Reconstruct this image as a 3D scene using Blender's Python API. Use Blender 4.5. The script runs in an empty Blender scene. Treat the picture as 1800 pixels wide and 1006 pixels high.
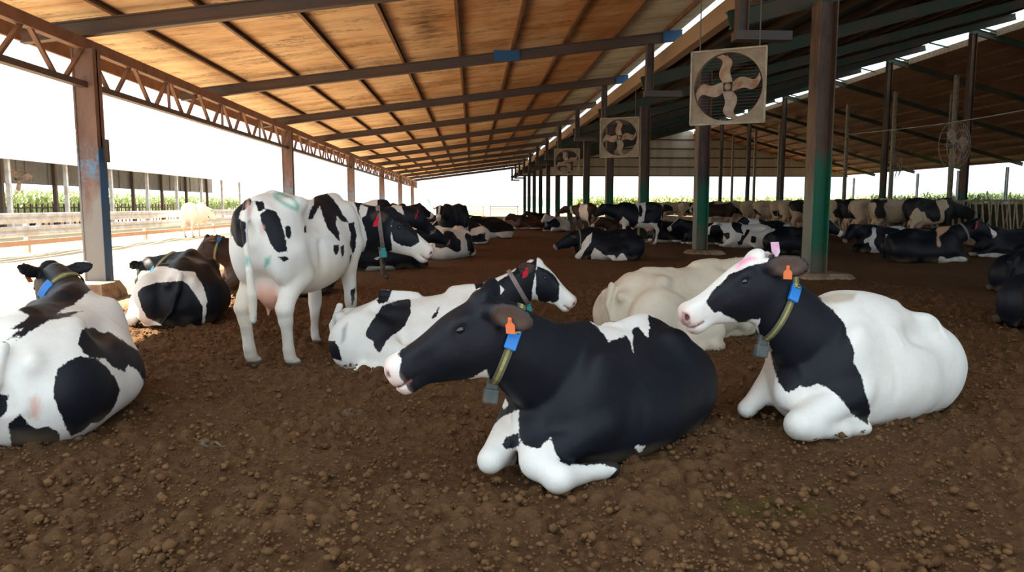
import bpy, math, random
import numpy as np
from mathutils import Vector

# ------------------------------------------------------------------ camera, sky, sun, exposure
SC = bpy.context.scene
COL = SC.collection
FPX = 1300.0
PITCH = math.atan(142 / FPX)
YAW = math.atan(70 * math.cos(PITCH) / FPX)
CAMZ = 1.35
cd = bpy.data.cameras.new('camera'); cam = bpy.data.objects.new('camera', cd); COL.objects.link(cam)
cd.sensor_width = 36.0; cd.lens = 36.0 * FPX / 1800.0; cd.clip_start = .05; cd.clip_end = 3000
cam.location = (0, 0, CAMZ); cam.rotation_euler = (math.pi / 2 - PITCH, 0, -YAW)
SC.camera = cam
world = bpy.data.worlds.new('sky'); SC.world = world; world.use_nodes = True
wn = world.node_tree.nodes; wl = world.node_tree.links
bg = wn['Background']; bg.inputs['Color'].default_value = (.78, .91, 1.0, 1); bg.inputs['Strength'].default_value = 2.3
sd = bpy.data.lights.new('sun', 'SUN'); sd.energy = 30.0; sd.angle = .009; sd.color = (1.0, .90, .74)
sun = bpy.data.objects.new('sun', sd); COL.objects.link(sun)
sun.rotation_euler = Vector((.735, -.16, -.68)).to_track_quat('-Z', 'Y').to_euler()
SC.view_settings.view_transform = 'Standard'; SC.view_settings.look = 'None'; SC.view_settings.gamma = 1.0
SC.view_settings.use_curve_mapping = False; SC.view_settings.exposure = 0.0
try:
    SC.cycles.max_bounces = 8; SC.cycles.diffuse_bounces = 6; SC.cycles.sample_clamp_indirect = 12
except Exception: pass
random.seed(4); rng = np.random.RandomState(11)
# ------------------------------------------------------------------ mesh and material tools
def link(name, me, mat=None, parent=None, smooth=False):
    o = bpy.data.objects.new(name, me); COL.objects.link(o)
    if mat is not None:
        for m in (mat if isinstance(mat, (list, tuple)) else [mat]): me.materials.append(m)
    if parent is not None: o.parent = parent
    if smooth: me.polygons.foreach_set('use_smooth', [True] * len(me.polygons))
    return o
def tag(o, label=None, cat=None, group=None, kind=None):
    if label: o['label'] = label
    if cat: o['category'] = cat
    if group: o['group'] = group
    if kind: o['kind'] = kind
    return o
def empty(name, loc=(0, 0, 0), rz=0., label=None, cat=None, group=None):
    o = bpy.data.objects.new(name, None); COL.objects.link(o); o.location = loc; o.rotation_euler = (0, 0, rz); o.empty_display_size = .1
    return tag(o, label, cat, group)
def copy_tree(o, parent=None):
    c = o.copy(); COL.objects.link(c)
    if parent is not None: c.parent = parent
    for ch in list(o.children): copy_tree(ch, c)
    return c

class MB:
    """collects simple solids and links them as one mesh"""
    def __init__(s): s.v = []; s.f = []
    def add(s, v, f):
        n = len(s.v); s.v += [tuple(map(float, p)) for p in v]; s.f += [tuple(i + n for i in q) for q in f]; return s
    def box(s, a, b):
        (x0, y0, z0), (x1, y1, z1) = a, b
        return s.add([(x0, y0, z0), (x1, y0, z0), (x1, y1, z0), (x0, y1, z0), (x0, y0, z1), (x1, y0, z1), (x1, y1, z1), (x0, y1, z1)],
                     [(0, 3, 2, 1), (4, 5, 6, 7), (0, 1, 5, 4), (1, 2, 6, 5), (2, 3, 7, 6), (3, 0, 4, 7)])
    def prism(s, prof, a, b, up=(0, 0, 1)):
        """extrudes a closed 2D profile (side, up) from point a to point b"""
        a = np.array(a, float); b = np.array(b, float); d = unit(b - a); u = np.array(up, float); u = unit(u - (u @ d) * d); w = np.cross(d, u)
        n = len(prof); v = [a + w * p + u * q for p, q in prof] + [b + w * p + u * q for p, q in prof]
        f = [(i, (i + 1) % n, n + (i + 1) % n, n + i) for i in range(n)]
        return s.add(v, f + [tuple(range(n))[::-1], tuple(range(n, 2 * n))])
    def bar(s, a, b, w, h, up=(0, 0, 1)):
        return s.prism([(-w / 2, -h / 2), (w / 2, -h / 2), (w / 2, h / 2), (-w / 2, h / 2)], a, b, up)
    def ibeam(s, a, b, w, h, t=.02, up=(0, 0, 1)):
        W, H = w / 2, h / 2
        for pr in ([(-W, -H), (W, -H), (W, -H + t), (-W, -H + t)], [(-W, H - t), (W, H - t), (W, H), (-W, H)], [(-t / 2, -H + t), (t / 2, -H + t), (t / 2, H - t), (-t / 2, H - t)]):
            s.prism(pr, a, b, up)
        return s
    def cbeam(s, a, b, w, h, t=.012, up=(0, 0, 1)):
        W, H = w / 2, h / 2
        return s.prism([(-W, -H), (W, -H), (W, -H + t), (-W + t, -H + t), (-W + t, H - t), (W, H - t), (W, H), (-W, H)], a, b, up)
    def tube(s, pts, r, n=8, close=False):
        pts = [np.array(p, float) for p in pts]; rs = r if isinstance(r, (list, tuple)) else [r] * len(pts); V_ = []; u = None
        for i, p in enumerate(pts):
            d = unit(pts[min(i + 1, len(pts) - 1)] - pts[max(i - 1, 0)])
            if u is None: u = np.array((0, 0, 1.)) if abs(d[2]) < .9 else np.array((1., 0, 0))
            u = unit(u - (u @ d) * d); w = np.cross(d, u)
            for k in range(n):
                a = 2 * math.pi * k / n; V_.append(p + (u * math.cos(a) + w * math.sin(a)) * rs[i])
        f = [(i * n + k, i * n + (k + 1) % n, (i + 1) * n + (k + 1) % n, (i + 1) * n + k) for i in range(len(pts) - 1) for k in range(n)]
        return s.add(V_, f + [tuple(range(n))[::-1], tuple(range((len(pts) - 1) * n, len(pts) * n))])
    def build(s, name, mat, parent=None, bevel=0, smooth=False):
        me = bpy.data.meshes.new(name); me.from_pydata(s.v, [], s.f); me.update()
        o = link(name, me, mat, parent, smooth)
        if bevel:
            m = o.modifiers.new('bevel', 'BEVEL'); m.width = bevel; m.segments = 2; m.limit_method = 'ANGLE'
        return o

def unit(v):
    v = np.asarray(v, float); return v / (np.linalg.norm(v) + 1e-12)

class Mat:
    """small wrapper over a node tree"""
    def __init__(s, name, rough=.7, metal=0., spec=.4):
        s.m = bpy.data.materials.new(name); s.m.use_nodes = True; s.nt = s.m.node_tree; s.b = s.nt.nodes['Principled BSDF']
        s.b.inputs['Roughness'].default_value = rough; s.b.inputs['Metallic'].default_value = metal; s.b.inputs['Specular IOR Level'].default_value = spec
        s.tc = s.nt.nodes.new('ShaderNodeTexCoord')
    def n(s, t, **kw):
        o = s.nt.nodes.new(t)
        for k, v in kw.items(): setattr(o, k, v)
        return o
    def L(s, a, b): s.nt.links.new(a, b)
    def coord(s, scale=(1, 1, 1), kind='Object', rot=(0, 0, 0)):
        mp = s.n('ShaderNodeMapping'); mp.inputs['Scale'].default_value = scale; mp.inputs['Rotation'].default_value = rot; s.L(s.tc.outputs[kind], mp.inputs[0]); return mp.outputs[0]
    def noise(s, scale, det=6, rough=.6, vec=None, lo=.35, hi=.65):
        t = s.n('ShaderNodeTexNoise'); t.inputs['Scale'].default_value = scale; t.inputs['Detail'].default_value = det; t.inputs['Roughness'].default_value = rough
        s.L(vec if vec is not None else s.coord(), t.inputs['Vector'])
        r = s.n('ShaderNodeMapRange'); r.inputs[1].default_value = lo; r.inputs[2].default_value = hi; s.L(t.outputs[0], r.inputs[0]); return r.outputs[0]
    def mix(s, f, a, b):
        t = s.n('ShaderNodeMix', data_type='RGBA')
        for sock, val in ((t.inputs[0], f), (t.inputs[6], a), (t.inputs[7], b)):
            if isinstance(val, (int, float)): sock.default_value = val
            elif isinstance(val, (tuple, list)): sock.default_value = (*val[:3], 1)
            else: s.L(val, sock)
        return t.outputs[2]
    def math(s, op, a, b=0., c=None, clamp=False):
        t = s.n('ShaderNodeMath', operation=op, use_clamp=clamp)
        for i, val in enumerate((a, b, c)):
            if val is None: continue
            if isinstance(val, (int, float)): t.inputs[i].default_value = val
            else: s.L(val, t.inputs[i])
        return t.outputs[0]
    def sep(s, kind='Object'):
        t = s.n('ShaderNodeSeparateXYZ'); s.L(s.tc.outputs[kind], t.inputs[0]); return t.outputs
    def color(s, c):
        if isinstance(c, (tuple, list)): s.b.inputs['Base Color'].default_value = (*c[:3], 1)
        else: s.L(c, s.b.inputs['Base Color'])
        return s
    def bump(s, h, strength=.4, dist=.01):
        t = s.n('ShaderNodeBump'); t.inputs['Strength'].default_value = strength; t.inputs['Distance'].default_value = dist; s.L(h, t.inputs['Height']); s.L(t.outputs[0], s.b.inputs['Normal']); return s
    def attr(s, name):
        t = s.n('ShaderNodeAttribute', attribute_name=name); return t

def simple(name, a, b=None, scale=6, rough=.6, metal=0., spec=.4, lo=.4, hi=.65, stretch=(1, 1, 1), bump=.0):
    m = Mat(name, rough, metal, spec)
    if b is None: m.color(a)
    else:
        f = m.noise(scale, vec=m.coord(stretch), lo=lo, hi=hi); m.color(m.mix(f, a, b))
        if bump: m.bump(m.noise(scale * 6), bump, .005)
    return m.m
# ------------------------------------------------------------------ animal sculpting (signed distance fields -> surface nets)
def V(*a): return np.array(a, float)
def unit(v):
    v = np.asarray(v, float); return v / (np.linalg.norm(v) + 1e-12)

class Field:
    def __init__(s): s.pr = []
    def add(s, kind, bb, k, sub, *a): s.pr.append((kind, np.asarray(bb, float), k, sub, a))
    def cone(s, p0, r0, p1, r1, k=.05, sub=False):
        p0 = V(*p0); p1 = V(*p1); r = max(r0, r1)
        s.add('cone', [np.minimum(p0, p1) - r, np.maximum(p0, p1) + r], k, sub, p0, r0, p1, r1)
    def chain(s, pts, k=.04):
        for (a, ra), (b, rb) in zip(pts[:-1], pts[1:]): s.cone(a, ra, b, rb, k)
    def ell(s, c, r, R=None, k=.05, sub=False):
        c = V(*c); r = V(*r); m = r.max()
        s.add('ell', [c - m, c + m], k, sub, c, r, np.eye(3) if R is None else R)
    def seg(s, a, b, ua, ub, h0, w0, h1, w1, k=.03):
        a = V(*a); b = V(*b); m = max(h0, w0, h1, w1)
        s.add('seg', [np.minimum(a, b) - m, np.maximum(a, b) + m], k, False, a, b, V(*ua), V(*ub), h0, w0, h1, w1)
    def tube(s, o, R, xs, top, bot, hw, egg=0., k=.05):
        o = V(*o); c = []
        for x, t, b, w in zip(xs, top, bot, hw):
            for z in (t, b):
                for y in (-w, w): c.append(o + R @ V(x, y, z))
        c = np.array(c)
        xs, top, bot, hw = densify(xs, top, bot, hw)
        s.add('tube', [c.min(0) - .03, c.max(0) + .03], k, False, o, R, xs, top, bot, hw, egg)
    def d(s, kind, a, P):
        if kind == 'cone':
            p0, r0, p1, r1 = a; ba = p1 - p0; L = ba @ ba + 1e-9
            q = P - p0; t = np.clip((q @ ba) / L, 0, 1)
            return np.linalg.norm(q - t[..., None] * ba, axis=-1) - (r0 + (r1 - r0) * t)
        if kind == 'ell':
            c, r, R = a; q = (P - c) @ R
            return (np.sqrt(((q / r) ** 2).sum(-1)) - 1) * r.min()
        if kind == 'seg':
            p0, p1, ua, ub, h0, w0, h1, w1 = a; ba = p1 - p0; L = np.linalg.norm(ba) + 1e-9; dr = ba / L
            q = P - p0; tt = (q @ dr) / L; t = np.clip(tt, 0, 1)
            dd = q - (t * L)[..., None] * dr
            up = ua + (ub - ua) * t[..., None]; up -= (up @ dr)[..., None] * dr
            up /= np.linalg.norm(up, axis=-1, keepdims=True) + 1e-9
            sd = np.cross(dr, up); h = h0 + (h1 - h0) * t; w = w0 + (w1 - w0) * t; m = np.minimum(h, w)
            return (np.sqrt(((dd * up).sum(-1) / h) ** 2 + ((dd * sd).sum(-1) / w) ** 2 + ((dd @ dr) / m) ** 2) - 1) * m
        if kind == 'tube':
            o, R, xs, top, bot, hw, egg = a; q = (P - o) @ R
            x = q[..., 0]; T = np.interp(x, xs, top); B = np.interp(x, xs, bot); W = np.interp(x, xs, hw)
            h = (T - B) / 2; u = (q[..., 2] - (T + B) / 2) / h
            w = W * (1 - egg * np.clip(u, -1.2, 1.2)); m = np.minimum(h, w)
            f = (np.sqrt(u * u + (q[..., 1] / w) ** 2) - 1) * m
            dx = np.maximum(np.maximum(xs[0] - x, x - xs[-1]), 0)
            return np.where(dx > 0, np.sqrt(np.maximum(f, 0) ** 2 + dx ** 2) + 0 * f, f)
    def at(s, P):
        F = np.full(P.shape[:-1], 9.)
        for kind, bb, k, sub, a in s.pr: F = comb(F, s.d(kind, a, P), k, sub)
        return F
    def grid(s, h, pad=.06):
        lo = np.min([p[1][0] for p in s.pr if not p[3]], 0) - pad; hi = np.max([p[1][1] for p in s.pr if not p[3]], 0) + pad
        ax = [np.arange(lo[i], hi[i] + h, h) for i in range(3)]
        F = np.full([len(a) for a in ax], 9., np.float32)
        for kind, bb, k, sub, a in s.pr:
            e = k + 2.5 * h; sl = []
            for i in range(3):
                i0 = max(0, int((bb[0][i] - e - lo[i]) / h)); i1 = min(len(ax[i]), int((bb[1][i] + e - lo[i]) / h) + 2); sl.append(slice(i0, i1))
            G = np.stack(np.meshgrid(ax[0][sl[0]], ax[1][sl[1]], ax[2][sl[2]], indexing='ij'), -1)
            if G.size == 0: continue
            sl = tuple(sl); F[sl] = comb(F[sl], s.d(kind, a, G), k, sub)
        return lo, F

def comb(F, D, k, sub):
    if sub:
        h = np.clip(.5 - .5 * (F + D) / k, 0, 1)
        return F + (-D - F) * h + k * h * (1 - h)
    h = np.clip(.5 + .5 * (F - D) / k, 0, 1)
    return F + (D - F) * h - k * h * (1 - h)

def densify(xs, *cols):
    # smooth (Catmull-Rom like) resampling of a profile
    xs = np.array(xs, float); n = 64; X = np.linspace(xs[0], xs[-1], n); out = [X]
    for c in cols:
        c = np.array(c, float); m = np.gradient(c, xs)
        i = np.clip(np.searchsorted(xs, X, 'right') - 1, 0, len(xs) - 2); hh = xs[i + 1] - xs[i]; t = (X - xs[i]) / hh
        out.append((2 * t ** 3 - 3 * t ** 2 + 1) * c[i] + (t ** 3 - 2 * t ** 2 + t) * hh * m[i] + (-2 * t ** 3 + 3 * t ** 2) * c[i + 1] + (t ** 3 - t ** 2) * hh * m[i + 1])
    return out

def nets(lo, F, h):
    ins = F < 0; nx, ny, nz = F.shape
    S = np.zeros((nx + 1, ny + 1, nz + 1, 3), np.float32); C = np.zeros((nx + 1, ny + 1, nz + 1), np.int8); edges = []
    for ax in range(3):
        a = [slice(None)] * 3; b = [slice(None)] * 3; a[ax] = slice(0, -1); b[ax] = slice(1, None)
        cr = ins[tuple(a)] != ins[tuple(b)]; I = np.argwhere(cr)
        f0 = F[tuple(a)][cr]; f1 = F[tuple(b)][cr]; t = f0 / (f0 - f1)
        p = I.astype(np.float32); p[:, ax] += t
        o = [i for i in range(3) if i != ax]; cells = []
        for d0, d1 in ((0, 0), (1, 0), (1, 1), (0, 1)):
            c = I.copy() + 1; c[:, o[0]] -= d0; c[:, o[1]] -= d1; cells.append(c)
            np.add.at(S, (c[:, 0], c[:, 1], c[:, 2]), p); np.add.at(C, (c[:, 0], c[:, 1], c[:, 2]), 1)
        flip = (f0 < 0) ^ (ax == 1); edges.append((cells, flip))
    ids = np.full(C.shape, -1, np.int64); m = C > 0; ids[m] = np.arange(m.sum())
    P = S[m] / C[m][:, None]; Vt = lo + P * h; Q = []
    for cells, flip in edges:
        q = np.stack([ids[c[:, 0], c[:, 1], c[:, 2]] for c in cells], 1)
        q[~flip] = q[~flip][:, ::-1]; Q.append(q)
    Q = np.concatenate(Q)
    for it in range(2):       # light relaxation
        A = np.zeros_like(Vt); n = np.zeros(len(Vt))
        for i in range(4):
            for j in (1, 3):
                np.add.at(A, Q[:, i], Vt[Q[:, (i + j) % 4]]); np.add.at(n, Q[:, i], 1)
        Vt = Vt * .5 + .5 * A / np.maximum(n, 1)[:, None]
    return Vt, Q

def normals(Vt, Q):
    n = np.cross(Vt[Q[:, 2]] - Vt[Q[:, 0]], Vt[Q[:, 3]] - Vt[Q[:, 1]]); N = np.zeros_like(Vt)
    for i in range(4): np.add.at(N, Q[:, i], n)
    return N / (np.linalg.norm(N, axis=1, keepdims=True) + 1e-12)

def waves(P, seed, freq, n=10):
    rs = np.random.RandomState(seed); out = 0
    for i in range(n):
        k = unit(rs.normal(size=3)) * freq * rs.uniform(.6, 1.5); out = out + np.sin(P @ k + rs.uniform(0, 6.28))
    return out / math.sqrt(n)

def bez(P, t):
    P = [np.asarray(p, float) for p in P]; u = 1 - t
    return u ** 3 * P[0] + 3 * u * u * t * P[1] + 3 * u * t * t * P[2] + t ** 3 * P[3]

HEADX = [0, .03, .08, .15, .22, .30, .38, .45, .50, .535, .555]
HEADT = [-.02, .005, .012, .014, .006, -.008, -.020, -.024, -.026, -.036, -.062]
HEADB = [-.13, -.21, -.275, -.318, -.312, -.278, -.238, -.208, -.205, -.195, -.165]
HEADW = [.060, .082, .100, .110, .098, .078, .064, .066, .074, .070, .048]

def head_frame(d, roll=0.):
    x = unit(d); z = V(0, 0, 1) - x[2] * x
    z = unit(z); y = np.cross(z, x); R = np.stack([x, y, z], 1)
    c, s_ = math.cos(roll), math.sin(roll)
    return R @ np.array([[1, 0, 0], [0, c, -s_], [0, s_, c]])

def cow_field(c):
    """c: dict of pose data in the animal's own frame (x ahead, y to its left, z up)."""
    F = Field(); I = np.eye(3); lie = c['pose'] == 'lie'; s = c.get('hips', 1)
    sx = c.get('belly', 1.)
    if lie:
        prof = c.get('prof') or dict(
            xs=[-.97, -.90, -.80, -.66, -.45, -.20, .05, .30, .48, .60, .68],
            top=[.42, .56, .65, .72, .735, .725, .735, .79, .76, .66, .50],
            bot=[.22, .08, .0, -.03, -.05, -.05, -.05, -.04, .02, .12, .28],
            hw=[.08, .19, .27, .34, .41, .45, .42, .34, .27, .20, .09])
        if c.get('prof_mod'):
            prof = {k: list(v) for k, v in prof.items()}
            for k, v in c['prof_mod'].items(): prof[k] = [a + b for a, b in zip(prof[k], v)]
        F.tube((0, 0, 0), I, prof['xs'], prof['top'], prof['bot'], [w * sx for w in prof['hw']], .30, k=.05)
        F.cone((.42, 0, .74), .05, (.15, 0, .74), .04, .08)
        F.cone((-.2, 0, .70), .035, (-.52, 0, .71), .045, .06)
        for q in (-1, 1):
            F.ell((.36, q * .24, .42), (.17, .09, .27), k=.07)               # shoulder
            F.ell((-.50, q * .24, .62), (.10, .07, .07), k=.10)              # hook bone
            F.ell((-.90, q * .12, .50), (.06, .05, .06), k=.06)              # pin bone
            leg = c.get('fl' if q > 0 else 'fr')
            if leg is None:
                leg = [((.40, q * .25, .28), .115), ((.60, q * .24, .15), .09), ((.70, q * .22, .085), .068), ((.62, q * .21, .06), .055),
                       ((.40, q * .20, .05), .04), ((.34, q * .20, .055), .046), ((.25, q * .20, .045), .045)]
            F.chain(leg, .04)
        F.ell((-.62, s * .33, .30), (.34, .20, .30), k=.10)                  # upper thigh, lying on its side
        F.ell((-.62, -s * .20, .30), (.34, .24, .30), k=.10)
        F.chain(c.get('hind') or [((-.40, s * .42, .22), .19), ((-.12, s * .50, .17), .12), ((-.45, s * .54, .10), .08), ((-.62, s * .56, .08), .06),
                 ((-.35, s * .62, .05), .042), ((-.20, s * .63, .05), .048), ((-.12, s * .63, .045), .042)], .05)
        for q in (-1, 1):
            F.ell((-.27, q * .33, .60), (.16, .055, .075), k=.10, sub=True)    # hollow of the flank
            F.cone((.17, q * .40, .50), .010, (.20, q * .43, .16), .014, .045, sub=True)   # behind the shoulder
        F.cone((-.33, s * .40, .56), .015, (-.24, s * .50, .26), .02, .06, sub=True)
        F.ell((-.62, s * .12, .12), (.20, .16, .14), k=.05)                  # udder
        tail = c.get('tail') or [((-.93, 0, .60), .035), ((-1.0, s * .03, .42), .028), ((-.98, s * .10, .2), .022), ((-.90, s * .22, .06), .022), ((-.72, s * .40, .04), .03)]
        F.chain(tail, .025)
        base = [V(.22, 0, .48), V(.52, 0, .54)]; hh = (.28, .25, .195, .165); ww = (.23, .18, .135, .095)
        F.cone((.45, 0, .34), .14, (.66, 0, .26), .10, .10)                  # brisket
    else:
        prof = dict(
            xs=[-.90, -.84, -.74, -.58, -.42, -.18, .05, .28, .46, .60, .70],
            top=[1.26, 1.38, 1.43, 1.455, 1.445, 1.41, 1.40, 1.43, 1.43, 1.33, 1.18],
            bot=[1.02, .90, .80, .72, .64, .58, .60, .66, .72, .80, .95],
            hw=[.10, .17, .22, .25, .29, .34, .33, .27, .22, .17, .08])
        F.tube((0, 0, 0), I, prof['xs'], prof['top'], prof['bot'], [w * sx for w in prof['hw']], .22, k=.05)
        F.cone((.46, 0, 1.40), .05, (.20, 0, 1.38), .04, .07)
        F.cone((-.2, 0, 1.385), .03, (-.55, 0, 1.42), .04, .06)
        st = c.get('step', (0, 0, 0, 0))                                      # hind left, hind right, fore left, fore right
        for q in (-1, 1):
            hl = st[0] if q > 0 else st[1]; fl = st[2] if q > 0 else st[3]
            F.ell((.40, q * .18, 1.08), (.16, .08, .28), k=.07)
            F.ell((-.50, q * .225, 1.36), (.10, .055, .055), k=.10)
            F.ell((-.85, q * .10, 1.25), (.06, .05, .06), k=.09)
            F.ell((-.62, q * .17, 1.00), (.23, .12, .33), k=.08)
            F.chain([((-.62, q * .18, .98), .15), ((-.52 + hl * .3, q * .20, .78), .115), ((-.70 + hl * .7, q * .19, .60), .062),
                     ((-.745 + hl * .85, q * .185, .52), .064), ((-.725 + hl * .95, q * .18, .42), .050), ((-.69 + hl, q * .175, .17), .041),
                     ((-.675 + hl, q * .175, .12), .050)], .035)
            F.cone((-.675 + hl, q * .175, .10), .048, (-.61 + hl, q * .178, .035), .060, .02)
            F.chain([((.40, q * .17, .98), .14), ((.36 + fl * .3, q * .17, .80), .085), ((.40 + fl * .7, q * .16, .48), .052), ((.40 + fl * .75, q * .16, .42), .050),
                     ((.39 + fl, q * .155, .17), .033), ((.40 + fl, q * .155, .12), .040)], .035)
            F.cone((.40 + fl, q * .155, .10), .038, (.45 + fl, q * .158, .035), .048, .02)
        for q in (-1, 1):
            F.ell((-.30, q * .26, 1.24), (.13, .06, .08), k=.08, sub=True)
            F.cone((.22, q * .335, 1.15), .014, (.24, q * .345, .80), .018, .06, sub=True)
            F.cone((-.34, q * .30, 1.02), .014, (-.30, q * .33, .72), .02, .06, sub=True)
        F.ell((-.50, 0, .66), (.21, .16, .19), k=.06)
        for a, b in ((-.42, .07), (-.42, -.07), (-.58, .06), (-.58, -.06)): F.cone((a, b, .50), .020, (a, b, .435), .013, .02)
        F.chain(c.get('tail') or [((-.88, 0, 1.36), .035), ((-.96, 0, 1.20), .028), ((-.95, 0, .85), .020), ((-.94, 0, .66), .035), ((-.93, 0, .45), .028)], .02)
        base = [V(.25, 0, 1.08), V(.58, 0, 1.10)]; hh = (.29, .26, .20, .165); ww = (.20, .165, .13, .095)
        F.cone((.45, 0, .86), .12, (.60, 0, .90), .09, .08)
    # neck and head
    P = V(*c['poll']); R = head_frame(c['face'], c.get('roll', 0)); g = c.get('hs', 1.)
    A = P + R @ (V(.07, 0, -.15) * g); b1 = base[1] if c.get('neck1') is None else V(*c['neck1']); back = A + .42 * (b1 - A) + V(0, 0, c.get('crest', .035))
    up0 = V(0, 0, 1); up1 = R @ V(-.3, 0, 1.)
    B = [base[0], base[1] if c.get('neck1') is None else V(*c['neck1']), back, A]; n = 18; pr = None
    nk = c.get('nk', 1.)
    for i in range(n + 1):
        t = i / n; q = bez(B, t); e = t * 3; j = min(int(e), 2); f = e - j
        h = (hh[j] + (hh[j + 1] - hh[j]) * f) * (nk * (1 - t) + t * g); w = ww[j] + (ww[j + 1] - ww[j]) * f; u = unit(up0 + (up1 - up0) * t)
        if pr is not None: F.seg(pr[0], q, pr[1], u, pr[2], pr[3], h, w, k=.012)
        pr = (q, u, h, w)
    c['_neck'] = B; c['_R'] = R; c['_P'] = P; c['_g'] = g
    H = lambda *v: P + R @ (V(*v) * g)
    F.tube(P, R, [x * g for x in HEADX], [x * g for x in HEADT], [x * g for x in HEADB], [x * g for x in HEADW], -.06, k=.03)
    F.ell(H(.015, 0, 0), V(.05, .065, .035) * g, R, k=.03)                   # poll tuft
    for q in (-1, 1):
        F.ell(H(.155, q * .083, -.048), V(.055, .028, .036) * g, R, k=.03)    # brow
        F.ell(H(.17, q * .080, -.155), V(.10, .025, .06) * g, R, k=.04)       # cheek
        F.ell(H(.30, q * .052, -.06), V(.10, .012, .02) * g, R, k=.03)
        F.ell(H(.505, q * .044, -.085), V(.050, .034, .050) * g, R, k=.025)    # muzzle pads
        F.ell(H(.175, q * .112, -.062), V(.027, .014, .017) * g, R, k=.012, sub=True)  # eye socket
        F.ell(H(.552, q * .056, -.078), V(.026, .014, .019) * g, R, k=.008, sub=True)   # nostril
        ed = c.get('earl' if q > 0 else 'earr', (-.50, q * .75, -.40))           # ear direction in the head frame
        x = unit(ed); nn = V(*c.get('earnl' if q > 0 else 'earnr', (.50, q * .80, .10))); z = unit(nn - (nn @ x) * x); y = np.cross(z, x); Re = R @ np.stack([x, y, z], 1)
        e0 = V(.03, q * .085, -.055); ec = e0 + x * .115
        F.cone(H(*e0), .032 * g, H(*(e0 + x * .05)), .028 * g, .03)
        F.ell(H(*ec), V(.112, .064, .018) * g, Re, k=.02)
        nrm = Re[:, 2]
        F.ell(H(*(e0 + x * .12)) + nrm * .017 * g, V(.075, .038, .014) * g, Re, k=.01, sub=True)
        c['_ear%d' % q] = (H(*(e0 + x * .12)), Re, nrm)
    F.ell(H(.54, 0, -.150), V(.07, .10, .006) * g, R, k=.012, sub=True)        # mouth line
    F.ell(H(.485, 0, -.186), V(.06, .045, .026) * g, R, k=.03)                  # chin
    return F

def poly_sd(Q, P):
    """signed distance (positive inside) from points Q (n,2) to polygon P (m,2)"""
    d = np.full(len(Q), 1e9); inside = np.zeros(len(Q), bool)
    for i in range(len(P)):
        a = P[i]; b = P[(i + 1) % len(P)]; e = b - a; w = Q - a
        t = np.clip((w @ e) / (e @ e + 1e-12), 0, 1); d = np.minimum(d, np.linalg.norm(w - t[:, None] * e, axis=1))
        c = (a[1] > Q[:, 1]) != (b[1] > Q[:, 1])
        xi = a[0] + (Q[:, 1] - a[1]) / (e[1] if abs(e[1]) > 1e-12 else 1e-12) * e[0]
        inside ^= c & (Q[:, 0] < xi)
    return np.where(inside, d, -d)

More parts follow.
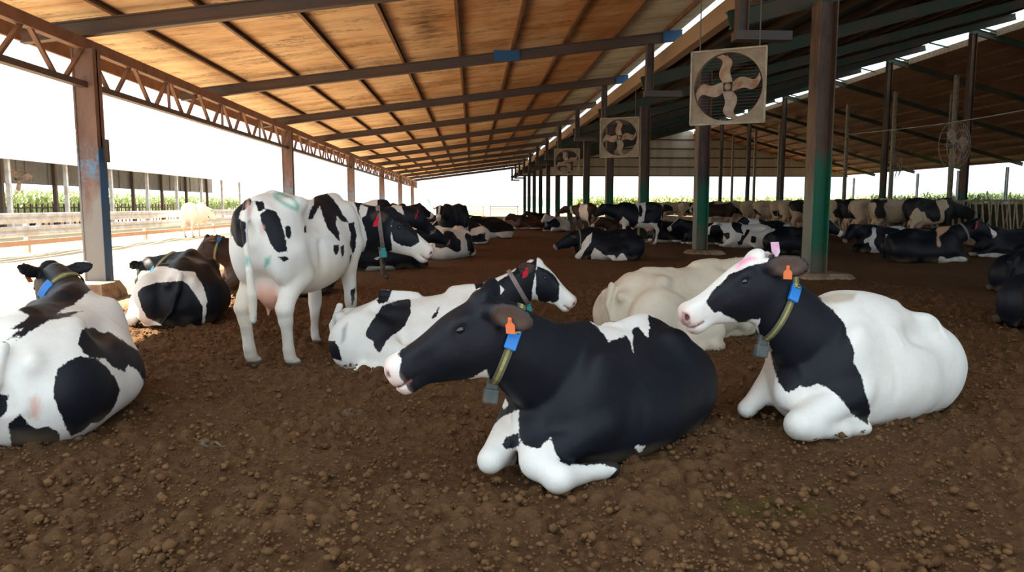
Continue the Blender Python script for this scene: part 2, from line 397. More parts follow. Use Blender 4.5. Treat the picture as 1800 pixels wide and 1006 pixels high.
def paint(c, Vt, N):
    """coat: + black / - white ; tint: rgb + amount"""
    seed = c.get('seed', 1); n = len(Vt); R = c['_R']; P = c['_P']; g = c['_g']; lie = c['pose'] == 'lie'
    blot = (waves(Vt * V(1, .8, 1), seed, 4.2) + .35 * waves(Vt, seed + 9, 11)) * .07 + c.get('dark', 0.)
    hq = ((Vt - P) @ R) / g; onhead = (hq[:, 0] > -.08) & (hq[:, 0] < .62) & (np.abs(hq[:, 1]) < .13) & (hq[:, 2] < .06) & (hq[:, 2] > -.34)
    ears = (np.abs(hq[:, 1]) >= .115) & (np.abs(hq[:, 1]) < .36) & (np.abs(hq[:, 0]) < .22) & (np.abs(hq[:, 2]) < .22)
    headc = c.get('head_', c.get('head', 'b'))
    hb = np.minimum(.43 + .02 * np.sin(hq[:, 2] * 30) - hq[:, 0], np.abs(hq[:, 1]) + np.maximum(-.02 - hq[:, 2], 0) - c.get('blaze', .028)) if headc == 'b' else np.full(n, -.05)
    if headc == 'k': hb = .47 - hq[:, 0]
    blot = np.where(onhead, hb, blot); blot = np.where(ears, .05 if headc != 'w' else .0, blot)
    z = Vt[:, 2]
    if not lie: blot = np.minimum(blot, (z - .72) * .6 + .03 * waves(Vt, seed + 3, 9)) if c.get('whitelegs', True) else blot
    else: blot = np.minimum(blot, np.maximum((z - c.get('wl', .10)), -.1) + .02 * waves(Vt, seed + 3, 9)) if c.get('whitelegs', True) else blot
    for (cx, r, col) in c.get('blobs', ()):
        q = np.linalg.norm((Vt - V(*cx)) / (V(*r)), axis=1); sd = (1 - q) * min(r) + .02 * waves(Vt, seed + 5, 14)
        blot = np.maximum(blot, sd) if col == 'b' else np.minimum(blot, -sd)
    coat = blot; tint = np.zeros((n, 4)); vd = c.get('view')
    if vd is not None:
        front = np.clip((.30 - N @ V(*vd)) / .2, 0, 1)
        coat = coat * (1 - front) + front * (.1 if c.get('base') == 'b' else -.1)
    for pt in c.get('patches', ()):
        P3 = np.array(pt[1], float); d = V(*pt[2]); ctr = P3.mean(0)
        u = unit(np.cross(d, V(0, 0, 1))); w = np.cross(u, d)
        Qv = np.stack([(Vt - ctr) @ u, (Vt - ctr) @ w], 1); Qp = np.stack([(P3 - ctr) @ u, (P3 - ctr) @ w], 1)
        dep = (Vt - ctr) @ d; pd = (P3 - ctr) @ d
        ok = (N @ d < .38) & (dep > pd.min() - .25) & (dep < pd.max() + .12)
        ok &= (np.abs(Qv[:, 0]) < np.abs(Qp[:, 0]).max() + .1) & (np.abs(Qv[:, 1]) < np.abs(Qp[:, 1]).max() + .1)
        if not ok.any(): continue
        sd = poly_sd(Qv[ok], Qp)
        if c.get('res', .03) > .03: sd = sd + .03 * waves(Vt[ok], seed + 13, 17)
        if pt[0] == 'b': coat[ok] = np.maximum(coat[ok], np.clip(sd, -.1, .1))
        elif pt[0] == 'w': coat[ok] = np.minimum(coat[ok], -np.clip(sd, -.1, .1))
        else:
            col = TINTS[pt[0]]; am = np.clip(.5 + sd / .025, 0, 1) * col[3]
            am2 = np.zeros(n); am2[ok] = am; new = am2 > tint[:, 3] * .5
            tint[:, :3] = np.where(new[:, None], V(*col[:3]), tint[:, :3]); tint[:, 3] = np.maximum(tint[:, 3], am2)
    def blend(mask, col):
        a = np.clip(mask, 0, 1); m = a > tint[:, 3]
        tint[m, :3] = V(*col); tint[:, 3] = np.maximum(tint[:, 3], a)
    if c.get('muzzle', 'pink') == 'pink':
        blend(np.where(onhead, (hq[:, 0] - .485) / .05 * .8, 0) * c.get('pinkness', .6), (.78, .50, .45))
    else: blend(np.where(onhead, (hq[:, 0] - .49) / .03, 0), (.03, .025, .025))
    for q in (-1, 1): blend(1.6 - np.linalg.norm((hq - V(.546, q * .056, -.078)) / V(.024, .018, .019), axis=1) * 1.1, (.16, .05, .05))
    for q in (-1, 1):
        ec, Re, nr = c['_ear%d' % q]; u = (Vt - ec) @ Re
        blend(np.clip(1.6 - np.linalg.norm(u / V(.10, .055, .05), axis=1) * 1.2, 0, .75) * (N @ nr > .3), (.13, .085, .065))
    blend(np.where(onhead, 1.5 - np.abs(hq[:, 2] + .150) / .006, 0) * (hq[:, 0] > .47), (.30, .13, .12))
    if not lie:
        blend(1.5 * (1.25 - np.linalg.norm((Vt - V(-.50, 0, .62)) / V(.22, .17, .20), axis=1)) * 2, (.70, .38, .28))
        blend(np.clip((1.05 - z) / .6, 0, .5) * np.clip(.55 + .6 * waves(Vt, seed + 17, 7), 0, 1) * (coat < -.004), (.60, .46, .29))
        blend((.075 - z) / .02, (.10, .075, .05))
        blend(np.clip((.62 - z) / .5, 0, .55) * np.clip(.5 + .5 * waves(Vt, seed + 7, 25), 0, 1), (.32, .24, .15))
    else:
        blend(np.clip((.16 - z) / .25, 0, .45) * (.5 + .5 * waves(Vt, seed + 7, 25)), (.30, .22, .13))
    return coat, tint

TINTS = dict(cow_pink=(.62, .36, .24, .95), pink=(.95, .25, .50, .85), skin=(.72, .42, .34, .8), green=(.05, .42, .32, .75), blue=(.12, .38, .62, .75), brown=(.36, .24, .13, .6), cream=(.60, .50, .38, .7), grey=(.25, .26, .27, .7), rosy=(.85, .55, .55, .5), dark=(.03, .02, .02, .9))
ORD = ['first', 'second', 'third', 'fourth', 'fifth', 'sixth', 'seventh', 'eighth', 'ninth', 'tenth', 'eleventh', 'twelfth', 'thirteenth', 'fourteenth', 'fifteenth', 'sixteenth', 'seventeenth', 'eighteenth', 'nineteenth', 'twentieth', 'twenty first', 'twenty second']
# ------------------------------------------------------------------ materials of the place
def soil_material():
    m = Mat('bedding_soil', .95, spec=.15); x, y, z = m.sep()
    big = m.noise(.7, 4, .55); mid = m.noise(5, 8, .7, lo=.3, hi=.7); fine = m.noise(38, 6, .75, lo=.3, hi=.72); vor = m.n('ShaderNodeTexVoronoi'); vor.inputs['Scale'].default_value = 26; m.L(m.coord(), vor.inputs['Vector'])
    c = m.mix(mid, (.082, .036, .014), (.20, .100, .042)); c = m.mix(m.math('MULTIPLY', big, .5), c, (.066, .036, .013)); c = m.mix(m.math('MULTIPLY', fine, .6), c, (.33, .175, .082))
    dry = m.math('ADD', m.math('MULTIPLY', m.math('ADD', x, 5.6), -.45), m.math('MULTIPLY', m.noise(.9, 4, .6, lo=.2, hi=.8), .5), clamp=True)       # dry sandy lane outside the eave, paled further to bounce sunlight onto the ceiling
    c = m.mix(dry, c, m.mix(fine, (.56, .43, .28), (.68, .55, .39)))
    far = m.math('MULTIPLY', m.math('SUBTRACT', y, 93.), .2, clamp=True); c = m.mix(far, c, (.50, .40, .28))
    def stain(c, cx, cy, rx, ry, rot, col, amt):
        ca, sa = math.cos(rot), math.sin(rot); dx = m.math('SUBTRACT', x, cx); dy = m.math('SUBTRACT', y, cy)
        u = m.math('DIVIDE', m.math('ADD', m.math('MULTIPLY', dx, ca), m.math('MULTIPLY', dy, sa)), rx); v = m.math('DIVIDE', m.math('SUBTRACT', m.math('MULTIPLY', dy, ca), m.math('MULTIPLY', dx, sa)), ry)
        r2 = m.math('ADD', m.math('MULTIPLY', u, u), m.math('MULTIPLY', v, v)); f = m.math('SUBTRACT', m.math('ADD', .6, m.math('MULTIPLY', m.noise(24, 5, .7, lo=.3, hi=.7), .9)), r2, clamp=True)
        return m.mix(m.math('MULTIPLY', f, amt), c, col)
    c = stain(c, -1.43, 4.18, .17, .05, .1, (.50, .46, .38), .75); c = stain(c, -.84, 4.72, .16, .07, .5, (.36, .27, .18), .5)
    c = stain(c, 1.32, 3.10, .34, .11, 0, (.12, .095, .018), .7)
    m.color(c)
    t = m.math('ADD', m.math('MULTIPLY', fine, .6), m.math('MULTIPLY', vor.outputs['Distance'], .8)); m.bump(t, 1.0, .028)
    return m.m
def painted_steel(name, rust, paint, zmax, amount=.5, dark=(.05, .035, .03), spray=False, low=None, lowz=1.05):
    """rusty steel that still carries paint up to a height"""
    m = Mat(name, .62, .0, .35); x, y, z = m.sep('Object')
    r = m.mix(m.noise(3.0, 6, .65, vec=m.coord((1, 1, .35))), rust, dark)
    g = m.n('ShaderNodeNewGeometry'); sp = m.n('ShaderNodeSeparateXYZ'); m.L(g.outputs['Position'], sp.inputs[0])
    edge = m.math('ADD', m.math('MULTIPLY', m.math('SUBTRACT', zmax, sp.outputs[2]), 1.4), m.math('MULTIPLY', m.noise(2.4, 5, .6, vec=m.coord((2, 2, .6))), 1.0))
    f = m.math('MULTIPLY', m.math('SUBTRACT', edge, .55), amount * 2.0, clamp=True)
    c = m.mix(f, r, paint)
    if spray:
        zz = m.math('SUBTRACT', 1.0, m.math('MULTIPLY', m.math('ABSOLUTE', m.math('SUBTRACT', sp.outputs[2], 2.0)), 1.9), clamp=True)
        c = m.mix(m.math('MULTIPLY', m.math('MULTIPLY', zz, m.noise(9, 5, .7, lo=.42, hi=.62)), .8), c, (.08, .26, .46))
    if low:
        lo_ = m.math('MULTIPLY', m.math('SUBTRACT', m.math('ADD', lowz, m.math('MULTIPLY', m.noise(3, 4, .6), .5)), sp.outputs[2]), 2.2, clamp=True); c = m.mix(lo_, c, low)
    m.color(c); m.bump(m.noise(30), .3, .004)
    return m.m
M_soil = soil_material()
M_green_post = painted_steel('green_painted_steel', (.15, .085, .052), (.012, .13, .070), 2.5, .5, low=(.13, .12, .075), lowz=.55)
M_flange = painted_steel('worn_flange_steel', (.17, .10, .06), (.17, .18, .13), 2.2, .4)
M_blue_post = painted_steel('weathered_steel', (.20, .115, .085), (.24, .24, .24), 2.0, .45, (.12, .07, .05), spray=True)
M_blue_paint = simple('blue_paint', (.01, .10, .30), (.03, .08, .14), 5)
M_rafter = simple('dark_rafter_steel', (.060, .052, .050), (.11, .060, .036), 1.6, .55, stretch=(.4, 3, 3), lo=.35, hi=.7)
M_rafter_green = simple('green_rafter_steel', (.022, .046, .024), (.075, .045, .024), 1.0, .6)
M_truss = simple('rusty_truss_steel', (.25, .125, .075), (.16, .085, .055), 3, .65)
M_purlin = simple('brown_purlin_steel', (.20, .095, .042), (.12, .060, .032), 2.5, .6)
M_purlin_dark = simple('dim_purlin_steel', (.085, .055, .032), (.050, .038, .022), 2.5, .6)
M_tan = simple('tan_fascia', (.36, .25, .16), (.27, .17, .10), 1.2, .7, stretch=(1, .15, 1))
M_conc = simple('dirty_concrete', (.36, .27, .19), (.20, .13, .085), 7, .9, bump=.4)
M_white_rail = simple('galvanised_rail', (.62, .62, .62), (.45, .40, .36), 3, .45, .3)
M_grey_post = simple('galvanised_post', (.42, .44, .47), (.30, .29, .28), 3, .5, .3)
M_fan_box = simple('fan_housing', (.30, .25, .17), (.19, .13, .08), 4, .6, lo=.35, hi=.7)
M_blade = simple('fan_blade', (.34, .28, .20), (.26, .12, .07), 7, .55)
M_mesh = simple('fan_guard_wire', (.16, .14, .11), None, rough=.5)
M_motor = simple('fan_motor', (.10, .09, .08), None)
M_leaf = simple('crop_leaves', (.30, .40, .14), (.50, .52, .28), 2, .6)  # leaf green paled to carry the washed-out glare and haze of daylight
M_metalroof = simple('white_roof_sheet', (.80, .80, .80), (.70, .70, .70), 2, .5)
M_grass = simple('field_grass', (.22, .32, .07), (.34, .38, .12), .3, .8)
M_straw = simple('pale_bar_steel', (.42, .36, .26), (.26, .22, .15), 5, .6)

def ceiling_material():
    m = Mat('stained_ceiling_sheet', .75, spec=.25); x, y, z = m.sep()
    st = m.noise(1.0, 8, .75, vec=m.coord((.40, 1.5, 1)), lo=.46, hi=.70); light_falloff = m.math('ADD', m.math('MULTIPLY', m.math('ADD', x, 5.), .085), m.math('MULTIPLY', m.math('SUBTRACT', m.noise(.45, 4, .6, vec=m.coord((1, 1, 1)), lo=.35, hi=.65), .5), .9), clamp=True)
    mold = m.math('MULTIPLY', m.noise(11.0, 8, .85, vec=m.coord((.5, 1.6, 1)), lo=.47, hi=.58), m.noise(.9, 4, .7, vec=m.coord((.45, 1.9, 1)), lo=.50, hi=.60))
    c = m.mix(light_falloff, (.84, .62, .38), (.56, .28, .11)); c = m.mix(m.math('MULTIPLY', st, .60), c, (.34, .145, .05)); c = m.mix(m.math('MULTIPLY', mold, 1.0), c, (.11, .055, .026))  # base tone paler by the eave, browner rightward: light fall-off in the colour
    # sheets laid across the slope, 1 m wide, with a dark lap
    fr = m.math('FRACT', m.math('MULTIPLY', y, 1 / 1.17)); seam = m.math('LESS_THAN', fr, .02); c = m.mix(m.math('MULTIPLY', seam, .5), c, (.09, .045, .02))
    # one leak that has run down from a lap
    dx = m.math('MULTIPLY', m.math('ADD', x, 1.0), 1.35); dy = m.math('MULTIPLY', m.math('SUBTRACT', y, 17.0), .22)
    rr = m.math('SQRT', m.math('ADD', m.math('MULTIPLY', dx, dx), m.math('MULTIPLY', dy, dy)))
    leak = m.math('SUBTRACT', m.math('ADD', .25, m.math('MULTIPLY', m.noise(3.5, 6, .8, vec=m.coord((.35, 1.6, 1)), lo=.35, hi=.62), 1.0)), m.math('MULTIPLY', rr, 1.35), clamp=True)
    c = m.mix(m.math('MULTIPLY', leak, .9), c, (.05, .022, .008))
    # the highest two rows of sheets are pale fibre glass
    pale = m.math('GREATER_THAN', x, 3.93)
    c = m.mix(pale, c, m.mix(m.noise(1.3, 8, .7, vec=m.coord((.4, 1.6, 1)), lo=.45, hi=.75), (.60, .60, .48), (.22, .17, .10)))
    m.color(c); return m.m
M_ceiling = ceiling_material()
M_roof_dark = simple('old_roof_sheet', (.075, .055, .036), (.04, .034, .024), 1.2, .7)
M_roof_tan = simple('tan_roof_sheet', (.30, .17, .10), (.17, .095, .055), .8, .7, stretch=(1, .4, 1))
M_gable = simple('gable_sheet', (.52, .45, .34), (.42, .35, .25), .5, .7, stretch=(3, 1, .3))

# ------------------------------------------------------------------ ground
def sines(X, Y, seed, freq, n=14):
    rs = np.random.RandomState(seed); o = np.zeros_like(X)
    for i in range(n):
        a = rs.uniform(0, 6.283); f = freq * rs.uniform(.5, 1.9); o += np.sin(X * f * math.cos(a) + Y * f * math.sin(a) + rs.uniform(0, 6.283)) / math.sqrt(n)
    return o
def base_height(X, Y):
    X = np.asarray(X, float); Y = np.asarray(Y, float)
    dip = -.34 * np.exp(-(((X + 6.6) / 2.2) ** 2 + ((Y - 12.) / 3.2) ** 2))
    near = np.clip((Y - 3.2) / 2, 0, 1) * .0
    return .018 * sines(X, Y, 3, 2.2) + dip + near
def grid_mesh(xs, ys, Z):
    nx, ny = len(xs), len(ys); X, Y = np.meshgrid(xs, ys); Vt = np.stack([X, Y, Z], -1).reshape(-1, 3)
    i = np.arange((ny - 1) * nx).reshape(ny - 1, nx)[:, :-1].ravel(); return Vt, np.stack([i, i + 1, i + nx + 1, i + nx], 1)
def np_mesh(name, Vt, Q):
    me = bpy.data.meshes.new(name); me.vertices.add(len(Vt)); me.vertices.foreach_set('co', np.asarray(Vt, np.float32).ravel())
    Q = np.asarray(Q, np.int32); me.loops.add(Q.size); me.loops.foreach_set('vertex_index', Q.ravel())
    me.polygons.add(len(Q)); me.polygons.foreach_set('loop_start', np.arange(0, Q.size, 4, dtype=np.int32)); me.update(calc_edges=True); me.validate()
    me.polygons.foreach_set('use_smooth', [True] * len(me.polygons)); return me
def make_ground():
    h = .0165; xs = np.arange(-7.2, 7.6, h); ys = [1.0]
    while ys[-1] < 14: ys.append(ys[-1] + h * max(1., ys[-1] / 6.5))
    ys = np.array(ys); X, Y = np.meshgrid(xs, ys); Z = base_height(X, Y)
    edge = np.clip((14 - Y) / 3, 0, 1) * np.clip((Y - 1.0) / .3, 0, 1) * np.clip((X + 7.2) / .6, 0, 1) * np.clip((7.6 - X) / .6, 0, 1)
    Z += edge * (.012 * sines(X, Y, 5, 9) + .006 * sines(X, Y, 6, 26))
    B = np.zeros_like(Z); rs = np.random.RandomState(21); nb = 34000
    cx = rs.uniform(-7.2, 7.6, nb); cy = 1.0 + 12.8 * rs.uniform(0, 1, nb) ** 1.35; r = .012 + .034 * rs.uniform(0, 1, nb) ** 3.0 + .006 * rs.rand(nb)
    patch = .5 + .5 * sines(cx, cy, 8, 3.2); r *= .65 + .6 * np.clip(patch, 0, 1.2)
    r = np.maximum(r, .010 + .0012 * cy)
    for a, b, q in zip(cx, cy, r):
        i0 = int((a - q + 7.2) / h) ; i1 = int((a + q + 7.2) / h) + 2; j0 = np.searchsorted(ys, b - q); j1 = np.searchsorted(ys, b + q) + 1
        i0 = max(i0, 0); i1 = min(i1, len(xs)); j1 = min(j1, len(ys))
        if i1 <= i0 or j1 <= j0: continue
        d2 = (X[j0:j1, i0:i1] - a) ** 2 + (Y[j0:j1, i0:i1] - b) ** 2; bb = np.sqrt(np.maximum(q * q - d2, 0)) * 1.05
        np.maximum(B[j0:j1, i0:i1], bb, out=B[j0:j1, i0:i1])
    Z += B * edge
    V1, Q1 = grid_mesh(xs, ys, Z)
    me = np_mesh('floor', V1, Q1); tag(link('floor', me, M_soil), kind='structure')
    # farther ground: coarser cells around the fine patch
    parts = []; off = 0
    def sub(x0, x1, y0, y1, dx, dy):
        nonlocal off
        nxx = max(2, int(round((x1 - x0) / dx)) + 1); nyy = max(2, int(round((y1 - y0) / dy)) + 1)
        a = np.linspace(x0, x1, nxx); b = np.linspace(y0, y1, nyy); A, Bq = np.meshgrid(a, b)
        z = base_height(A, Bq) + (.010 * sines(A, Bq, 5, 9) * (dx < .2) * np.clip((Bq - 14) / 2, 0, 1)) - .02 * (dx < .2) * np.clip((14.3 - Bq) / .3, 0, 1); z *= np.clip((300 - np.hypot(A, Bq)) / 250, 0, 1)
        v, q = grid_mesh(a, b, z - (.004 if dx < .2 else .03)); parts.append((v, q + off)); off += len(v)
    sub(-7.3, 7.7, 13.0, 34, .12, .12); sub(-7.3, 60, 33.4, 100.5, .8, .6); sub(7.5, 60, -6, 34, .35, .3); sub(-60, -7.1, -6, 34, .3, .25); sub(-60.2, -7.0, 33.4, 100.5, .8, .8)
    sub(-7.3, 7.7, -6, 1.05, .3, .3); sub(-400, 400, 99.5, 900, 20, 20); sub(60, 400, -6, 100, 20, 8); sub(-400, -60, -6, 100, 20, 8)
    v = np.concatenate([p[0] for p in parts]); q = np.concatenate([p[1] for p in parts])
    tag(link('floor', np_mesh('floor', v, q), M_soil), kind='structure')
make_ground()
def gz(x, y): return float(base_height(x, y))
def clods():
    """loose lumps of dry bedding lying on the surface"""
    b = MB(); rs = np.random.RandomState(5)
    ico = [(0, 0, 1), (.894, 0, .447), (.276, .851, .447), (-.724, .526, .447), (-.724, -.526, .447), (.276, -.851, .447), (.724, .526, -.447), (-.276, .851, -.447), (-.894, 0, -.447), (-.276, -.851, -.447), (.724, -.526, -.447), (0, 0, -1)]
    fc = [(0, 1, 2), (0, 2, 3), (0, 3, 4), (0, 4, 5), (0, 5, 1), (1, 6, 2), (2, 7, 3), (3, 8, 4), (4, 9, 5), (5, 10, 1), (2, 6, 7), (3, 7, 8), (4, 8, 9), (5, 9, 10), (1, 10, 6), (11, 7, 6), (11, 8, 7), (11, 9, 8), (11, 10, 9), (11, 6, 10)]
    for i in range(21000):
        y = 1.9 + 7.5 * rs.rand() ** 1.5; x = rs.uniform(-.80, .80) * y * .95 + .1; r = .004 + .006 * rs.rand() + .018 * rs.rand() ** 9
        s = rs.uniform(.7, 1.25, 3) * r; j = rs.uniform(.72, 1.25, 12); z = gz(x, y) + .014 + .022 * rs.rand() + .3 * r
        b.add([(x + p[0] * s[0] * k, y + p[1] * s[1] * k, z + p[2] * s[2] * k * .8) for p, k in zip(ico, j)], fc)
    o = b.build('soil_clods', simple('dry_clod', (.17, .088, .039), (.085, .041, .017), 9, .95, 0, .15, .35, .62), smooth=True)
    tag(o, 'loose brown lumps of dry bedding scattered over the floor', 'soil clods', kind='stuff')
clods()

# ------------------------------------------------------------------ left bay: lean-to roof, rafters, purlins
ROWS = [13.5 + 7 * k for k in range(0, 12)]
def zraf(x): return 4.24 + .128 * (x + 6.65)          # underside of the lean-to rafters
XL, XR = -7.7, 5.75
for k, y in enumerate(ROWS):
    h = .27
    o = MB().ibeam((XL, y, zraf(XL) + h / 2), (XR, y, zraf(XR) + h / 2), .16, h, .025).build('rafter', M_rafter)
    tag(o, ORD[k] + ' dark steel rafter under the tan ceiling, counted away from the viewer', 'rafter', 'dark rafters under the tan ceiling')
    if y > 10 and y < 30:      # short blue painted lengths
        for cx, w in (((.95, .7), (5.45, .5)) if k == 1 else ((5.5, .45),)):
            p = MB().box((cx - w / 2, y - .086, zraf(cx) - .004), (cx + w / 2, y - .079, zraf(cx) + h + .01)).build('paint_patch', M_blue_paint, o); tag(p, 'blue painted patch on the rafter')
for k, x in enumerate((-7.45, -6.1, -4.7, -3.25, -1.8, -.3, 1.1, 2.5, 3.9, 5.3)):
    z = zraf(x) + .27
    o = MB().cbeam((x, 3.0, z + .055), (x, 92, z + .055), .07, .11, .012).build('purlin', M_purlin)
    tag(o, ORD[k] + ' lengthwise brown purlin under the tan ceiling, counted from the left eave', 'purlin', 'purlins under the tan ceiling')
def roof(name, x0, z0, x1, z1, y0, y1, mat, t=.02, wave=.0):
    b = MB(); b.add([(x0, y0, z0), (x1, y0, z1), (x1, y1, z1), (x0, y1, z0), (x0, y0, z0 + t), (x1, y0, z1 + t), (x1, y1, z1 + t), (x0, y1, z0 + t)],
                    [(0, 3, 2, 1), (4, 5, 6, 7), (0, 1, 5, 4), (1, 2, 6, 5), (2, 3, 7, 6), (3, 0, 4, 7)])
    return tag(b.build(name, mat), kind='structure')
roof('ceiling', XL - .15, zraf(XL - .15) + .385, 5.85, zraf(5.85) + .385, 3.0, 92, M_ceiling)
tag(MB().box((XL - .20, 3, zraf(XL) + .10), (XL - .14, 92, zraf(XL) + .40)).build('trim_1', M_truss), kind='structure')
# eave truss
def truss(k, y0, y1):
    t = empty('eave_truss', (-6.65, y0, 0))
    tag(t, ORD[k] + ' rusty zigzag truss along the left eave, counted from the viewer', 'truss', 'zigzag trusses along the left eave')
    L = y1 - y0
    MB().bar((0, 0, 4.10), (0, L, 4.10), .14, .19).build('top_chord', M_truss, t)
    MB().bar((0, 0, 3.41), (0, L, 3.41), .14, .10).build('bottom_chord', M_rafter, t)
    n = 8; w = L / n
    for i in range(n):
        for a, c in ((i * w + .12, i * w + w * .42), (i * w + w * .95, i * w + w * .60)):
            MB().bar((0, a, 4.03), (0, c, 3.44), .05, .07, up=(1, 0, 0)).build('web_bar', M_truss, t)
        if i % 2: MB().bar((0, i * w + w + .0, 4.03), (0, i * w + w + .0, 3.44), .05, .05, up=(1, 0, 0)).build('web_bar', M_truss, t)
for k, (y0, y1) in enumerate(((-.5, 13.5), (13.5, 27.5), (27.5, 41.5), (41.5, 55.5), (55.5, 69.5), (69.5, 83.5), (83.5, 90.5))): truss(k, y0, y1)
def hpost(x, y, z0, z1, w, d, mat, name='support_post', t=.022):
    """H section with its flanges facing left and right"""
    b = MB(); b.box((x - w / 2, y - d / 2, z0), (x - w / 2 + t, y + d / 2, z1)); b.box((x + w / 2 - t, y - d / 2, z0), (x + w / 2, y + d / 2, z1)); b.box((x - w / 2 + t, y - .012, z0), (x + w / 2 - t, y + .012, z1))
    return b
def pad(x, y, w, d, z0, z1, mat=M_conc, seed=0):
    b = MB(); q = .82; rs = random.Random(seed)
    v = [(x + sx * w / 2 * k, y + sy * d / 2 * k, z) for z, k in ((z0, 1.12), (z0 * .3 + z1 * .7, 1.0), (z1, q)) for sx, sy in ((-1, -1), (0, -1.12), (1, -1), (1.1, 0), (1, 1), (0, 1.1), (-1, 1), (-1.1, 0))]
    v = [(a + rs.uniform(-.03, .03), c + rs.uniform(-.03, .03), e) for a, c, e in v]
    f = [(i + 8 * k, (i + 1) % 8 + 8 * k, (i + 1) % 8 + 8 * (k + 1), i + 8 * (k + 1)) for k in (0, 1) for i in range(8)] + [tuple(range(16, 24))]
    b.add(v, f); return b
LEFT = [(-6.65, 13.5 + 14 * k) for k in range(6)]
for k, (x, y) in enumerate(LEFT):
    t = empty('eave_post', (0, 0, 0))
    tag(t, ('thick weathered steel post with blue paint beside the lying black and white cows' if k == 0 else 'steel eave post rising behind the standing white cow' if k == 1 else ORD[k] + ' steel post of the left eave, thin in the distance'), 'post', None if k < 2 else 'distant posts of the left eave')
    z1 = 4.02; w = .36
    b = MB(); b.box((x - w / 2, y - .02, -.02), (x + w / 2 - .0, y + .02, z1)); b.box((x - w / 2, y - .14, -.02), (x - w / 2 + .03, y + .14, z1))
    b.box((x + w / 2 - .03, y - .14, -.02), (x + w / 2, y + .14, z1)); b.box((x - w / 2 + .03, y - .125, -.02), (x + w / 2 - .03, y - .10, z1)); b.build('shaft', M_blue_post, t)
    if k == 0:
        tag(MB().box((x + w / 2 + .001, y - .14, .0), (x + w / 2 + .009, y + .14, 2.35)).build('painted_flange', M_blue_paint, t), 'blue painted flange')
        MB().box((x + w / 2 + .01, y + .02, 2.1), (x + w / 2 + .09, y + .09, 2.5)).build('cleat', M_rafter, t)
    if k < 3: tag(pad(x + .12, y - .35 if k == 0 else y, .62, .9, -.5, .02, seed=k).build('post_base', M_conc), 'earth coated concrete block under the %s left eave post' % ('nearest', 'second', 'third')[k], 'post base')

# ------------------------------------------------------------------ middle line of posts and the step between the two roofs
GY = 90.5; RX, RZ = 25.8, 10.45; EX, EZ = 46.6, 4.9
def zmain(x): return 4.55 + .262 * (x - 4.7)
names = {0: 'big green painted post standing behind the white backed lying cow', 1: 'green painted post below the square box fan', 2: 'green painted post in front of the standing black and white cow'}
for k in range(0, 12):
    y = 13.5 + 7 * k; x = 6.39
    o = MB().box((x + .148, y - .17, 0), (x + .17, y + .17, zmain(x))).box((x - .148, y - .012, 0), (x + .148, y + .012, zmain(x))).build('support_post', M_green_post)
    tag(MB().box((x - .17, y - .17, 0), (x - .148, y + .17, zmain(x))).build('flange', M_flange, o), 'worn brown flange')
    tag(o, names.get(k, ORD[k] + ' post of the middle row between the two roofs, counted from the viewer'), 'post', None if k in names else 'distant middle row posts')
    if k < 4: tag(pad(x + .12, y - .05, .9, .8, -.1, .10, seed=k + 9).build('post_base', M_conc), 'rough concrete footing under the %s green post' % ('nearest', 'second', 'third', 'fourth')[k], 'post base')
    # riser from the beam up to the lean-to rafter, on a stub bracket
    t = empty('roof_bracket', (0, 0, 0)); tag(t, ORD[k] + ' steel bracket along the roof step, counted away from the viewer', 'bracket', 'brackets along the roof step')
    hpost(4.86, y, 4.42, zraf(4.86), .20, .2, M_rafter).build('riser', M_rafter, t)
    MB().box((4.72, y - .13, 4.30), (5.75, y + .13, 4.46)).build('stub_beam', M_rafter, t)
for k in range(0, 12):
    y = 13.5 + 7 * k
    o = MB().ibeam((4.72, y + .3, zmain(4.72) + .17), (RX - .1, y + .3, zmain(RX - .1) + .17), .16, .32, .025).build('rafter', M_rafter_green)
    tag(o, ORD[k] + ' green rafter climbing to the ridge, counted away from the viewer', 'rafter', 'green rafters left of the ridge gap')
tag(MB().box((5.28, 3, 5.06), (5.33, 92, 5.60)).add([(5.1, 3, 5.06), (5.28, 3, 5.06), (5.28, 92, 5.06), (5.1, 92, 5.06), (5.1, 3, 5.09), (5.28, 3, 5.09), (5.28, 92, 5.09), (5.1, 92, 5.09)], [(0, 3, 2, 1), (4, 5, 6, 7), (0, 1, 5, 4), (1, 2, 6, 5), (2, 3, 7, 6), (3, 0, 4, 7)]).build('trim_2', M_tan), kind='structure')
for i in range(14):
    x = 5.9 + i * 1.48; z = zmain(x) + .33
    o = MB().cbeam((x, 3, z + .08), (x, GY, z + .08), .09, .16, .014).build('purlin', M_purlin_dark)
    tag(o, ORD[i] + ' dim purlin left of the ridge gap, counted from the roof step', 'purlin', 'purlins left of the ridge gap')
roof('ceiling', 5.3, zmain(5.3) + .50, RX, zmain(RX) + .50, -10.0, GY, M_roof_dark)
# right slope
def zr(x): return 10.25 - .262 * (x - 27.1)
for i in range(13):
    x = 27.2 + i * 1.6
    o = MB().cbeam((x, 3, zr(x) - .08), (x, GY, zr(x) - .08), .09, .16, .014).build('purlin', M_purlin)
    tag(o, ORD[i] + ' pale edged purlin right of the ridge gap, counted from the gap', 'purlin', 'purlins right of the ridge gap')
RP = [37.9 + 7.7 * k for k in range(-1, 7)]
for k, y in enumerate(RP):
    o = MB().ibeam((RX - .2, y, zr(RX - .2) - .34), (EX, y, zr(EX) - .34), .14, .30, .022).build('rafter', M_rafter_green)
    tag(o, ORD[k] + ' green rafter right of the bright ridge gap, counted away from the viewer', 'rafter', 'green rafters right of the ridge gap')
    if y > 30:
        o = hpost(RX, y, 0, zr(RX) - .45, .30, .3, M_green_post).build('ridge_post', M_green_post)
        tag(o, ORD[k - 1] + ' tall dark post under the bright ridge gap, counted from the right', 'post', 'tall posts under the ridge gap')
